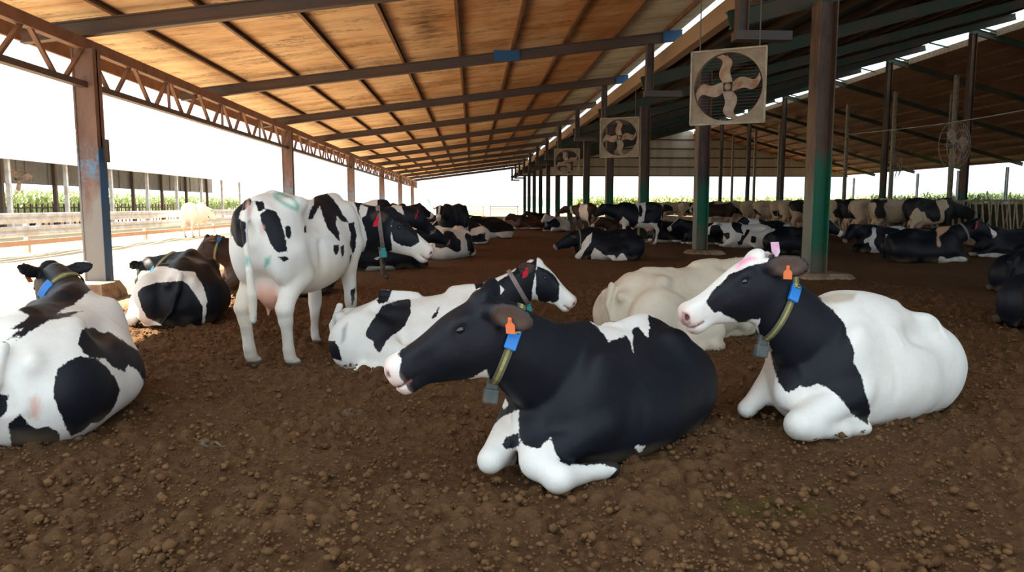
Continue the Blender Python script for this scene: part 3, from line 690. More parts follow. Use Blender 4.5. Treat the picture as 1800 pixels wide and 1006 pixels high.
for k, y in enumerate((44.3, 50.8, 57.3, 63.7, 70.1, 76.2, 82.8)):
    o = hpost(29.3, y, 0, zr(29.3) - .5, .22, .22, M_straw).build('inner_post', M_straw)
    tag(o, ORD[k] + ' thin pale post beyond the ridge posts, counted from the right', 'post', 'thin pale posts beyond the ridge line')
for k in range(5):
    y = 62.5 + 6.5 * k
    o = hpost(EX - .2, y, 0, zr(EX) - .5, .2, .2, M_grey_post).build('eave_post', M_grey_post)
    tag(o, ORD[k] + ' far right eave post against the daylight, counted from the right', 'post', 'posts of the far right eave')
roof('ceiling', 27.1, zr(27.1), EX + .3, zr(EX + .3), -10.0, GY, M_roof_tan)
tag(MB().box((RX - .05, -10, zmain(RX) + .53), (RX, GY, zmain(RX) + 2.1)).build('trim_sun_stop', M_tan), kind='structure')  # upstand out of view, added to keep sun through the gap off the posts
tag(MB().box((27.0, 3, zr(27.1) - .25), (27.1, GY, zr(27.1) + .1)).build('trim_3', M_straw), kind='structure')
for k in range(15):
    y = 34.05 + 3.85 * k
    o = MB().bar((RX - .1, y, zmain(RX) + .45), (27.2, y, zr(27.1) - .05), .05, .08).build('gap_strut', M_rafter_green)
    tag(o, ORD[k] + ' short strut across the bright ridge gap, counted from the right', 'strut', 'struts across the ridge gap')
tag(MB().box((EX + .1, -10, 0), (EX + .18, 60, 4.7)).build('wall_right_added', M_gable), kind='structure')  # unseen side wall, added to darken the near right of the barn
# far gable wall, open below
g = MB(); pts = [(5.35, 4.85), (EX, 4.85), (EX, zr(EX)), (27.1, zr(27.1)), (RX, zmain(RX) + .45), (5.35, zmain(5.35) + .50)]
g.add([(x, GY, z) for x, z in pts] + [(x, GY + .05, z) for x, z in pts], [tuple(range(6)), tuple(range(11, 5, -1))] + [(i, (i + 1) % 6, 6 + (i + 1) % 6, 6 + i) for i in range(6)])
tag(g.build('wall_back', M_gable), kind='structure')
for i in range(5):
    z = 4.9 + i * 1.1; xa = max(5.6, 5.35 + (z - zmain(5.35) - .4) / .262); xb = min(EX, 27.1 + (zr(27.1) - z) / .262)
    tag(MB().bar((xa, GY - .06, z), (xb, GY - .06, z), .1, .12).build('girt', M_purlin_dark), ORD[i] + ' dark girt across the far gable wall, counted from the bottom', 'girt', 'girts of the gable wall')

# ------------------------------------------------------------------ fans
def box_fan(x, y, z, s, rz, label, rot=.0):
    t = empty('box_fan', (x, y, z), rz, label, 'fan'); h = s / 2; R = s * .462; d = .07; n = 48
    v = []; f = []
    for yy in (-d, d):
        for k in range(n):
            a = 2 * math.pi * k / n + math.pi / 4; v.append((R * math.cos(a), yy, R * math.sin(a)))
        for k in range(n):
            a = 2 * math.pi * k / n + math.pi / 4; m = max(abs(math.cos(a)), abs(math.sin(a))); v.append((h * math.cos(a) / m, yy, h * math.sin(a) / m))
    for k in range(n):
        j = (k + 1) % n; f += [(k, j, n + j, n + k), (2 * n + j, 2 * n + k, 3 * n + k, 3 * n + j), (n + k, n + j, 3 * n + j, 3 * n + k), (j, k, 2 * n + k, 2 * n + j)]
    MB().add(v, f).build('housing', M_fan_box, t)
    e = MB()
    for a, b in (((-h, -h), (h, -h)), ((h, -h), (h, h)), ((h, h), (-h, h)), ((-h, h), (-h, -h))): e.bar((a[0], -d - .01, a[1]), (b[0], -d - .01, b[1]), .03, .03, up=(0, 1, 0))
    e.build('rim', M_straw, t)
    MB().tube([(0, -.09, 0), (0, -.04, 0)], .05, 20).build('hub', M_blade, t, smooth=False)
    MB().tube([(0, -.02, 0), (0, .14, 0)], .07, 16).build('motor', M_motor, t)
    MB().bar((-.05, .10, -h), (-.05, .10, h), .03, .03, up=(1, 0, 0)).build('motor_mount', M_motor, t)
    for q in range(4):
        a0 = rot + q * math.pi / 2; top = []; m = 11
        for i in range(m):
            u = i / (m - 1); r = .06 * s + (R * .96 - .06 * s) * u; sw = a0 + .22 * math.sin(u * 2 * math.pi) * .8 - .02 + .26 * (u - .5)
            wdt = s * (.046 + .034 * math.sin(math.pi * min(1, .2 + u * .8)))
            for sgn in (-1, 1):
                cx, cz = r * math.cos(sw), r * math.sin(sw); tx, tz = -math.sin(sw), math.cos(sw)
                top.append((cx + tx * wdt * sgn, -.05 + sgn * .030 * (1 - .4 * u), cz + tz * wdt * sgn))
        vv = top + [(p[0], p[1] + .006, p[2]) for p in top]; N = 2 * m; ff = []
        for i in range(m - 1):
            A = 2 * i; ff += [(A, A + 1, A + 3, A + 2), (N + A + 1, N + A, N + A + 2, N + A + 3), (A, A + 2, N + A + 2, N + A), (A + 3, A + 1, N + A + 1, N + A + 3)]
        ff += [(0, N, N + 1, 1), (N - 1, 2 * N - 1, 2 * N - 2, N - 2)]
        MB().add(vv, ff).build('fan_blade', M_blade, t)
    w = MB(); c = int(R / .055)
    for i in range(-c, c + 1):
        q = i * .055; l = math.sqrt(max(R * R - q * q, 0)); w.bar((q, .12, -l), (q, .12, l), .003, .003); w.bar((-l, .122, q), (l, .122, q), .003, .003, up=(0, 1, 0))
    w.build('guard', M_mesh, t)
    for q in (-1, 1): MB().bar((q * h * .8, 0, h), (q * h * .8, 0, h + .95), .02, .02, up=(1, 0, 0)).build('hanger', M_motor, t)
    return t
def cage_fan(x, y, z, r, rz, label, tilt=0.):
    t = empty('cage_fan', (x, y, z), rz, label, 'fan'); t.rotation_euler = (tilt, 0, rz); n = 40
    w = MB()
    for rr, yy in ((r, -.1), (r, .12), (r * .66, -.16), (r * .33, -.18)):
        w.tube([(rr * math.cos(2 * math.pi * k / n), yy, rr * math.sin(2 * math.pi * k / n)) for k in range(n + 1)], .008, 5)
    for k in range(24):
        a = 2 * math.pi * k / 24; w.tube([(.05 * math.cos(a), -.19, .05 * math.sin(a)), (r * .6 * math.cos(a), -.17, r * .6 * math.sin(a)), (r * math.cos(a), -.1, r * math.sin(a)), (r * math.cos(a), .12, r * math.sin(a))], .005, 4)
    w.build('wire_cage', M_blade, t)
    MB().tube([(0, -.08, 0), (0, .25, 0)], .085, 14).build('motor', M_motor, t)
    for q in range(3):
        a = .3 + q * 2.094; v = [];
        for u, wd in ((.1, .05), (.4, .11), (.75, .13), (.93, .08)):
            for sg in (-1, 1):
                v.append((r * u * math.cos(a) - math.sin(a) * wd * sg, .03 * sg - .03, r * u * math.sin(a) + math.cos(a) * wd * sg))
        v += [(p[0], p[1] + .008, p[2]) for p in v]; f = []
        for i in range(3): A = 2 * i; f += [(A, A + 1, A + 3, A + 2), (8 + A + 1, 8 + A, 8 + A + 2, 8 + A + 3), (A, A + 2, 8 + A + 2, 8 + A), (A + 3, A + 1, 9 + A, 11 + A)]
        MB().add(v, f).build('fan_blade', M_blade, t)
    MB().tube([(0, .2, 0), (0, .2, r + .8)], .02, 8).build('hanger', M_motor, t)
    return t
box_fan(4.48, 13.0, 3.40, 1.26, -.50, 'nearest square box fan with four pale rusty blades', rot=.18)
box_fan(4.86, 24.5, 3.56, 1.27, -.42, 'second square box fan hanging behind the nearest one', rot=.1)
box_fan(4.72, 37.0, 3.50, 1.25, -.25, 'third and farthest box fan in the row, dim under the roof step', rot=.4)
cage_fan(13.3, 20.0, 3.0, .60, .5, 'round three bladed cage fan hanging on the right')
cage_fan(22.5, 38.5, 3.3, .55, .9, 'farther round cage fan between the pale posts', .2)
o = MB().tube([(9.53 + 3.53 * k / 12, 18.6 - 2.6 * k / 12, 3.14 + 0.47 * k / 12 - .08 * math.sin(math.pi * k / 12)) for k in range(13)], .009, 5).build('cable', M_straw)
tag(o, 'thin pale cable strung across the right of the barn', 'cable')

# ------------------------------------------------------------------ feed line on the right
def feed_line():
    t = empty('feed_fence', (17.0, 20, 0), 0, 'long headlock feed fence on the right with slanting pale bars', 'fence')
    MB().box((-.08, 0, 0), (.08, 68, .45)).build('curb', M_conc, t)
    MB().tube([(0, 0, 1.5), (0, 68, 1.5)], .035, 8).build('top_rail', M_straw, t); MB().tube([(0, 0, .55), (0, 68, .55)], .03, 8).build('bottom_rail', M_straw, t)
    b = MB()
    for k in range(90):
        y = .2 + k * .75; b.tube([(0, y, .55), (0, y, 1.5)], .022, 6); b.tube([(0, y + .24, .55), (0, y + .42, 1.5)], .020, 6); b.tube([(0, y + .50, .55), (0, y + .30, 1.05), (0, y + .30, 1.5)], .020, 6)
    for k in range(46):
        y = .3 + k * .31; b.tube([(-.05, y, .5), (-.05, y + .20, 1.5)], .028, 6)
    b.build('stanchion_bars', M_straw, t)
    MB().box((.5, 0, 0), (.56, 14, 1.38)).build('bunk_board', simple('olive_bunk_board', (.075, .065, .028), (.045, .04, .02), 2), t)
feed_line()
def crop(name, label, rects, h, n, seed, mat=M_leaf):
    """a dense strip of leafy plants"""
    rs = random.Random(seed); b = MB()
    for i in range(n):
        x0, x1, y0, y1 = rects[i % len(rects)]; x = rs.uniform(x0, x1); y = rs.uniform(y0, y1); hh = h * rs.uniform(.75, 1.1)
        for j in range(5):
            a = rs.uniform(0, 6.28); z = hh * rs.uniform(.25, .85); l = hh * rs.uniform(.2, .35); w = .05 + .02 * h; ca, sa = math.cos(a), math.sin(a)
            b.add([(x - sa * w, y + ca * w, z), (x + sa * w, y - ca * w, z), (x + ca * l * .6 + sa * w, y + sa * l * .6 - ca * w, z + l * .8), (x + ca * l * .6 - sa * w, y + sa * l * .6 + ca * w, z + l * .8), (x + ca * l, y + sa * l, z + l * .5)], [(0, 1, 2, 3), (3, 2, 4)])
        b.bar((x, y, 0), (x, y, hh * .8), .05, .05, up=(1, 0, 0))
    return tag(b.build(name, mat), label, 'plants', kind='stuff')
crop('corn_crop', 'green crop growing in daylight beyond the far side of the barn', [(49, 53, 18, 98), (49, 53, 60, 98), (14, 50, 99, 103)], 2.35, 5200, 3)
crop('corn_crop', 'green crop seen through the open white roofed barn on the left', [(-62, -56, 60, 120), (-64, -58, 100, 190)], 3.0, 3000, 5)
tag(MB().box((-54, 150, -.5), (40, 154, .02)).box((-3.6, 94, -.2), (1.6, 140, .03)).build('grass_strip', M_grass), 'bright green grass beyond the far gate', 'grass', kind='stuff')
def gate(x0, x1, y, label, mat, h=1.15, n=4):
    t = empty('field_gate', (x0, y, 0), 0, label, 'gate'); w = x1 - x0
    MB().tube([(0, 0, 0), (0, 0, h + .1)], .05, 8).build('gate_post', mat, t); MB().tube([(w, 0, 0), (w, 0, h + .1)], .05, 8).build('gate_post', mat, t)
    for i in range(n): MB().tube([(0, 0, h - i * h / n), (w, 0, h - i * h / n)], .035, 8).build('rail', mat, t)
gate(-3.8, 1.4, 92.5, 'thin green gate at the far open end of the left bay', simple('green_gate_paint', (.30, .42, .10)))
gate(2.2, 5.6, 91.5, 'rusty red rail gate at the far open end beside the post row', simple('red_rust', (.36, .12, .06), (.25, .10, .06)), 1.2, 4)
b = MB(); rs = random.Random(2)
for i in range(60):
    x = -230 + i * 8; h = rs.uniform(3.2, 6.5); b.add([(x - 7, 420, -1), (x + 7, 420, -1), (x + 7, 432, -1), (x - 7, 432, -1), (x - 3, 423, h), (x + 4, 423, h), (x + 4, 429, h), (x - 3, 429, h)], [(4, 5, 6, 7), (0, 1, 5, 4), (1, 2, 6, 5), (2, 3, 7, 6), (3, 0, 4, 7)])
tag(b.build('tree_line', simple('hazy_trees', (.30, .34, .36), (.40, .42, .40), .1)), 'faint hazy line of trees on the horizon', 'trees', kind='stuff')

# ------------------------------------------------------------------ lane and neighbouring barn on the left
t = empty('guard_rail_fence', (-12.5, 6, 0), 0, 'long pale guard rail fence along the sunlit lane', 'fence')
for z in (.99, .62):
    b = MB(); pr = [(0, -.15), (.04, -.11), (.04, -.05), (0, -.01), (0, .01), (.04, .05), (.04, .11), (0, .15), (-.01, .15), (-.01, -.15)]
    b.prism(pr, (0, 0, z), (0, 84, z)); b.build('rail', M_white_rail, t)
MB().bar((0, 0, .30), (0, 84, .30), .08, .14).build('lower_board', simple('orange_board', (.62, .34, .20), (.50, .30, .2), 3), t)
for k in range(22): MB().box((-.15, .4 + 3.8 * k, 0), (-.03, .52 + 3.8 * k, 1.12)).build('fence_post', M_white_rail, t)
nb = empty('neighbour_barn', (0, 0, 0), 0, 'open sided barn with sunlit white roof left of the lane', 'barn')
def nroof():
    b = MB(); y0, y1 = 12, 66
    for x0, z0, x1, z1 in ((-19.6, 3.5, -32, 7.6), (-44.5, 3.5, -32, 7.6)):
        b.add([(x0, y0, z0), (x1, y0, z1), (x1, y1, z1), (x0, y1, z0), (x0, y0, z0 + .05), (x1, y0, z1 + .05), (x1, y1, z1 + .05), (x0, y1, z0 + .05)], [(0, 3, 2, 1), (4, 5, 6, 7), (0, 1, 5, 4), (1, 2, 6, 5), (2, 3, 7, 6), (3, 0, 4, 7)])
    b.build('roof', M_metalroof, nb)
    c = MB()
    for k in range(54): c.box((-22.62 + .05 * (k % 2), y0 + k, 2.42), (-22.55 + .05 * (k % 2), y0 + 1 + k, 3.75))
    c.build('upper_wall', simple('grey_wall_sheet', (.17, .175, .175), (.12, .12, .12), 1), nb)
    for k in range(12): MB().box((-22.5, 13.7 + 4.6 * k, 0), (-22.32, 13.88 + 4.6 * k, 3.6)).build('rear_post', M_rafter, nb)
    MB().box((-19.66, y0, 3.30), (-19.58, y1, 3.62)).build('fascia', M_metalroof, nb)
    MB().box((-32.5, y0, 8.0), (-31.5, y1, 8.06)).build('ridge_cap', M_metalroof, nb)
    for k in range(14): MB().box((-31.6, y0 + 3 * k, 7.5), (-31.5, y0 + .1 + 3 * k, 8.0)).build('ridge_prop', M_grey_post, nb)
    for k in range(12): MB().box((-20.08, 14.96 + 4.58 * k, 0), (-19.92, 15.12 + 4.58 * k, 3.5)).build('front_post', M_white_rail, nb)
nroof()
t = empty('feed_fence', (-26, 27, 0), 0, 'low dark feed fence standing inside the neighbouring barn', 'fence')
MB().tube([(0, 0, 1.2), (0, 40, 1.2)], .04, 6).build('top_rail', M_rafter, t); MB().tube([(0, 0, .5), (0, 40, .5)], .04, 6).build('bottom_rail', M_rafter, t)
b = MB()
for k in range(66): b.bar((0, .3 + .6 * k, 0), (0, .3 + .6 * k, 1.45), .07, .07, up=(1, 0, 0))
b.build('upright_bars', M_rafter, t)
cage_fan(-20.6, 35.2, 2.55, .62, 1.1, 'dark round fan inside the neighbouring barn')
# ------------------------------------------------------------------ the herd: where each cow is and how it lies or stands
def deg(a): return math.radians(a)
HERD = {}
def to_local(c, P): 
    q = V(*P) - V(c['at'][0], c['at'][1], c.get('z', 0.)); a = -c['turn']; co, si = math.cos(a), math.sin(a)
    return V(co * q[0] - si * q[1], si * q[0] + co * q[1], q[2]) / c.get('size', 1.)
def dir_local(c, d):
    a = -c['turn']; co, si = math.cos(a), math.sin(a); return V(co * d[0] - si * d[1], si * d[0] + co * d[1], d[2])
def apply_legs(c):
    for k, pts in c['legs_w'].items():
        el = [((.40, .24 if k == 'fl' else -.24, .30), .12)]
        c[k] = el + [(tuple(to_local(c, p)), r) for p, r in pts]
def spec(key, at, turn, pose='lie', poll=None, face=None, **kw):
    """at: point under the chest-to-hip middle; turn: heading in degrees from +x; poll and face in world space"""
    c = dict(at=at, turn=deg(turn), pose=pose, **kw); c['key'] = key
    if poll is not None: c['poll'] = tuple(to_local(c, poll))
    else: c['poll'] = c.pop('lpoll', (.98, 0, .98) if pose == 'lie' else (1.12, 0, 1.48))
    if face is not None: c['face'] = tuple(dir_local(c, face))
    else: c['face'] = c.pop('lface', (.85, 0, -.55))
    if 'legs_w' in c: apply_legs(c)
    HERD[key] = c; return c
spec('center', (.705, 4.05), 228.6, poll=(.056, 3.45, .935), face=(-.86, -.10, -.50), hs=1.10, size=.95, z=-.035, hips=-1, base='b', prof_mod=dict(top=[0, 0, 0, 0, .0, .0, .02, .0, 0, 0, 0]), res=.0115, seed=3, earl=(-.62, .55, -.60), earr=(-.5, -.7, .1),
     legs_w=dict(fl=[((.308, 3.45, .12), .085), ((.40, 3.34, .075), .070), ((.62, 3.49, .05), .045), ((.69, 3.52, .045), .045)],
                 fr=[((.083, 3.566, .085), .060), ((.20, 3.75, .05), .045), ((.22, 3.80, .045), .042)]),
     collars=[dict(ctr=(.141, 3.6, .62), nrm=(-.93, 0, .36), unit=.815, weight=True, wpos=.53)], tags=[(1, 'orange', .85)],
     label='black lying cow in the centre foreground with blue collar unit and orange ear tag')
spec('right', (2.43, 4.576), 213.6, poll=(1.651, 4.20, 1.070), face=(-.885, -.08, -.52), hs=1.06, size=.975, z=-.03, hips=-1, base='w', res=.0115, seed=5, prof_mod=dict(top=[-.05, -.07, -.07, -.06, .02, .11, .13, .06, 0, 0, 0]), earl=(-.80, .50, -.42), earr=(-.85, -.40, -.40),
     legs_w=dict(fl=[((1.86, 4.02, .10), .08), ((1.92, 4.03, .08), .07), ((2.14, 4.07, .05), .046), ((2.30, 4.12, .045), .046)],
                 fr=[((1.723, 4.474, .07), .050), ((1.80, 4.60, .05), .042)]),
     collars=[dict(ctr=(1.765, 4.28, .69), nrm=(-.90, 0, .43), unit=.86, weight=True, wpos=.54)], tags=[(1, 'orange', .85), (-1, 'white', 1.25, -1, .08)], earnr=(.1, .95, .2),
     label='white backed lying cow with black neck and pink mark on its forehead')
spec('middle', (-.31, 6.50), -3, poll=(.578, 6.60, .86), face=(.74, -.18, -.64), hs=1.0, size=.93, z=-.09, hips=-1, base='w', res=.016, seed=7, prof_mod=dict(top=[-.02, -.06, -.09, -.10, -.08, -.05, -.02, 0, 0, 0, 0]),
     collars=[dict(ctr=(.442, 6.55, .557), nrm=(.86, 0, .50), mat='grey', wmat='teal', weight=True, wpos=.5, ws=.7)], tags=[(-1, 'red', 1.1)],
     label='white lying cow with large black flank patch behind the foreground black cow')
spec('standing', (-1.46, 6.74), 71, pose='stand', poll=(-.83, 7.60, 1.30), face=(.80, -.05, -.62), hs=1.10, nk=1.12, tail=[((-.88, 0, 1.36), .035), ((-.97, -.02, 1.20), .028), ((-.97, -.05, .85), .022), ((-.96, -.06, .66), .038), ((-.94, -.05, .45), .03)], base='w', res=.015, seed=8, step=(.0, .03, -.10, .05),
     collars=[dict(ctr=(-.931, 7.65, 1.052), nrm=(.97, .1, .1), mat='grey', wmat='teal', weight=True, wpos=.5, ws=.9)], earr=(-.45, -.85, -.30), tags=[(-1, 'red', 1.5, 1, .04)],
     label='standing white cow with small black patches and green marks on its rump')
spec('leftnear', (-2.71, 4.93), 103, poll=(-3.24, 5.85, .90), face=(-.38, .40, -.82), hips=1, belly=1.12, base='w', res=.015, seed=9,
     collars=[dict(ctr=(-3.071, 5.75, .639), nrm=(-.7, .2, .65), unit=.80, weight=False, flip=-1)], tags=[(1, 'orange', 1.)],
     label='white lying cow with round black flank patch at the left edge of view')
spec('leftfar', (-3.42, 9.1), 105, poll=(-4.12, 9.6, .68), face=(-.5, .7, -.5), hips=1, base='b', res=.02, seed=10, whitelegs=False,
     collars=[dict(ctr=(-3.979, 9.5, .514), nrm=(-.7, .4, .5), unit=.75, weight=False)],
     label='black lying cow with a white rump band beside the blue painted post')
spec('leftbrown', (-3.1, 11.6), 188, poll=(-3.95, 11.3, .90), face=(-.6, -.1, -.75), hips=1, base='b', res=.024, seed=12, coatmat='brown', whitelegs=False,
     collars=[dict(ctr=(-3.838, 11.4, .577), nrm=(-.95, 0, .2), unit=.9, weight=True)],
     label='dark brown collared cow lying behind the white standing cow at left')
spec('cream', (2.15, 7.35), 27, poll=(2.97, 7.65, .80), face=(.6, .3, -.6), hips=-1, base='w', res=.018, seed=13, coatmat='cream', head_='w', z=-.01,
     label='cream coloured lying cow seen between the two foreground cows')
# ---- the herd farther back
def lie(key, at, turn, label, head=(.95, 0, .90), look=(.8, 0, -.5), **kw):
    kw.setdefault('res', .034 if at[1] < 24 else .045)
    spec(key, at, turn, lpoll=head, lface=look, label=label, **kw)
def stand(key, at, turn, label, head=(1.15, 0, 1.42), look=(.75, 0, -.6), **kw):
    kw.setdefault('res', .03 if at[1] < 20 else .04 if at[1] < 30 else .05)
    spec(key, at, turn, pose='stand', lpoll=head, lface=look, label=label, **kw)
stand('behind', (-2.05, 13.7), 12, 'standing black and white cow right behind the standing white one, red ear tag', head=(1.05, -.05, 1.30), look=(.7, .2, -.7), base='b', tags=[(-1, 'red', 1.6)], seed=31)
stand('pinktop', (-1.95, 19.9), 80, 'standing black cow with a pink marked poll, farther back on the left', head=(1.0, -.3, 1.45), look=(.6, -.7, -.5), dark=.12, seed=32, z=-.06)
stand('facing', (-.62, 22.8), 248, 'standing black cow with a white face looking our way, far left group', head=(1.1, .1, 1.40), look=(.9, .3, -.6), dark=.10, seed=33, z=-.06)
lie('underneck', (-1.75, 15.9), 25, 'black and white lying cow below the head of the standing white cow', base='b', seed=34)
lie('ovalside', (-.50, 19.3), 62, 'lying cow with a black oval on its white side, left of the aisle', head=(.80, .35, .78), look=(.5, .8, -.4), base='w', seed=35)
lie('longwhite', (-1.25, 22.5), 175, 'lying cow with a long white back and three small black spots', head=(.90, .2, .80), base='w', seed=36)
lie('face1', (-2.7, 27.2), 285, 'white faced lying cow in the far left group, leftmost of the faces', dark=-.02, head_='w', seed=37)
lie('face2', (-.95, 29.2), 255, 'lying cow with a white face and black eye rings in the far left group', dark=.0, seed=38)
lie('face3', (-.35, 26.0), 215, 'lying cow curled up with white neck beside the dark cow with white knees', dark=.03, seed=39)
lie('whiteknees', (.75, 30.6), 215, 'dark lying cow with white knees at the left edge of the aisle', dark=.20, wl=.28, seed=40)
lie('row1', (-1.0, 36.5), 175, 'dark lying cow in the far row near the green gate, left one', dark=.22, seed=41)
lie('row2', (.6, 38.5), 190, 'dark lying cow in the far row near the green gate, right one', dark=.2, seed=42)
lie('lowhead', (3.3, 18.4), 178, 'black lying cow alone in the aisle, white leg stretched toward the left', head=(.86, .1, .66), look=(.8, .2, -.45), base='b', seed=43,
    collars=[dict(t=.6, unit=.25, weight=False)])
lie('farbrown', (3.1, 42.0), 185, 'dark brown lying cow far down the aisle beside the thin posts', dark=.22, coatmat='brown', seed=44)
lie('whitespeck', (4.3, 38.6), 235, 'white speckled lying cow with a pink marked face by the far posts', dark=-.07, head_='w', seed=45)
lie('fardark', (5.2, 58.0), 180, 'small dark lying cow at the far end of the post row', dark=.2, seed=46)
stand('brownrump', (5.55, 36.6), 115, 'standing brown black cow with a pale stripe down its rump', head=(1.0, .55, 1.30), look=(.4, .8, -.5), base='b', coatmat='brown', seed=47)
stand('licking', (5.45, 24.7), 180, 'big standing black cow with a white saddle behind the green post, head to the left', head=(1.12, .1, 1.40), look=(.72, .1, -.66), base='b', seed=48)
lie('brownlow', (5.9, 28.5), 190, 'brown lying cow between the legs of the big standing cow', dark=.2, coatmat='brown', seed=49)
lie('darkleft', (7.2, 27.0), 175, 'black lying cow between the two green posts, farther back', dark=.3, seed=50)
lie('mottledhead', (8.0, 25.2), 190, 'lying black cow with a white muzzle just left of the second green post', dark=.14, seed=51)
lie('spotted', (8.75, 23.4), 178, 'white lying cow covered with many small black spots', head=(.95, .0, .80), base='w', seed=52)
stand('darkside', (13.4, 40.0), 175, 'standing brown black cow side on behind the spotted lying cow', dark=.15, coatmat='brown', seed=53)
lie('whiteback', (11.5, 28.5), 182, 'lying cow with a black saddle and white back behind the black lying one', dark=-.01, seed=54)
lie('blackbig', (9.3, 20.6), 12, 'large black lying cow partly behind the big green post', head=(1.0, .05, .92), look=(.6, -.5, -.6), dark=.4, seed=55, tags=[(-1, 'red', 2.)], whitelegs=False, blobs=[((.6, -.3, .05), (.3, .2, .12), 'w')])
lie('halfwhite', (11.75, 20.7), 180, 'lying cow with black front and bright white hindquarters on the right', head=(.95, .1, .80), look=(.6, .3, -.75), base='b', seed=56)
lie('pinkcollar', (10.95, 17.2), -6, 'black lying cow facing right with white blaze and pinkish back patch', head=(1.02, .0, .98), look=(.82, -.1, -.52), base='b', seed=57, size=1.05,
    collars=[dict(t=.62, mat='grey', weight=True, ws=.8)], tags=[(-1, 'red', 1.8)])
lie('rightblack', (13.9, 18.6), 170, 'black lying cow with white belly at the right edge behind the blazed one', dark=.2, seed=58)
lie('edgeblack', (8.95, 10.9), 22, 'black lying cow cut off by the right edge of the view', dark=.5, whitelegs=False, seed=59, res=.03)
lie('edgegrey', (6.75, 7.75), 25, 'nearest dark lying cow peeking in at the right edge', dark=.5, whitelegs=False, seed=60, res=.03)
FEED = [24.6, 27.0, 28.0, 29.1, 30.2, 31.3, 32.5, 33.7, 35.0, 36.4, 38.0, 40.2, 42.6, 45.3, 48.5, 52.5, 57.0, 62.0]
for i, y in enumerate(FEED):
    stand('feed%d' % i, (15.75 + .12 * math.sin(i * 2.3), y), -8 + 5 * math.sin(i * 1.7), ('second third fourth fifth sixth seventh eighth ninth tenth eleventh twelfth thirteenth fourteenth fifteenth sixteenth seventeenth eighteenth nineteenth'.split()[max(i - 1, 0)]) + ' soiled cow of the feeding row, counted from its near end', group='cows feeding at the headlock fence',
          head=(1.25, 0, 1.05), look=(.8, 0, -.6), dark=(-.015 + .05 * math.sin(i * 3.1)), coatmat='dirty', seed=70 + i, base=None, z=.05, size=1.07)
HERD['feed0'].update(base='b', label='big black and white cow side on at the near end of the feeding row', group=None)
stand('sunwhite', (-11.6, 32.0), 80, 'white cow standing in full sun beside the guard rail fence', dark=-.4, head_='w', head=(1.1, .0, 1.2), seed=95)
lie('neighbour1', (-22.0, 31.0), 150, 'black and white cow lying in the shade of the neighbouring barn', dark=.02, seed=96)
lie('neighbour2', (-22.5, 38.0), 200, 'second cow lying deeper in the neighbouring barn', dark=.0, seed=97)
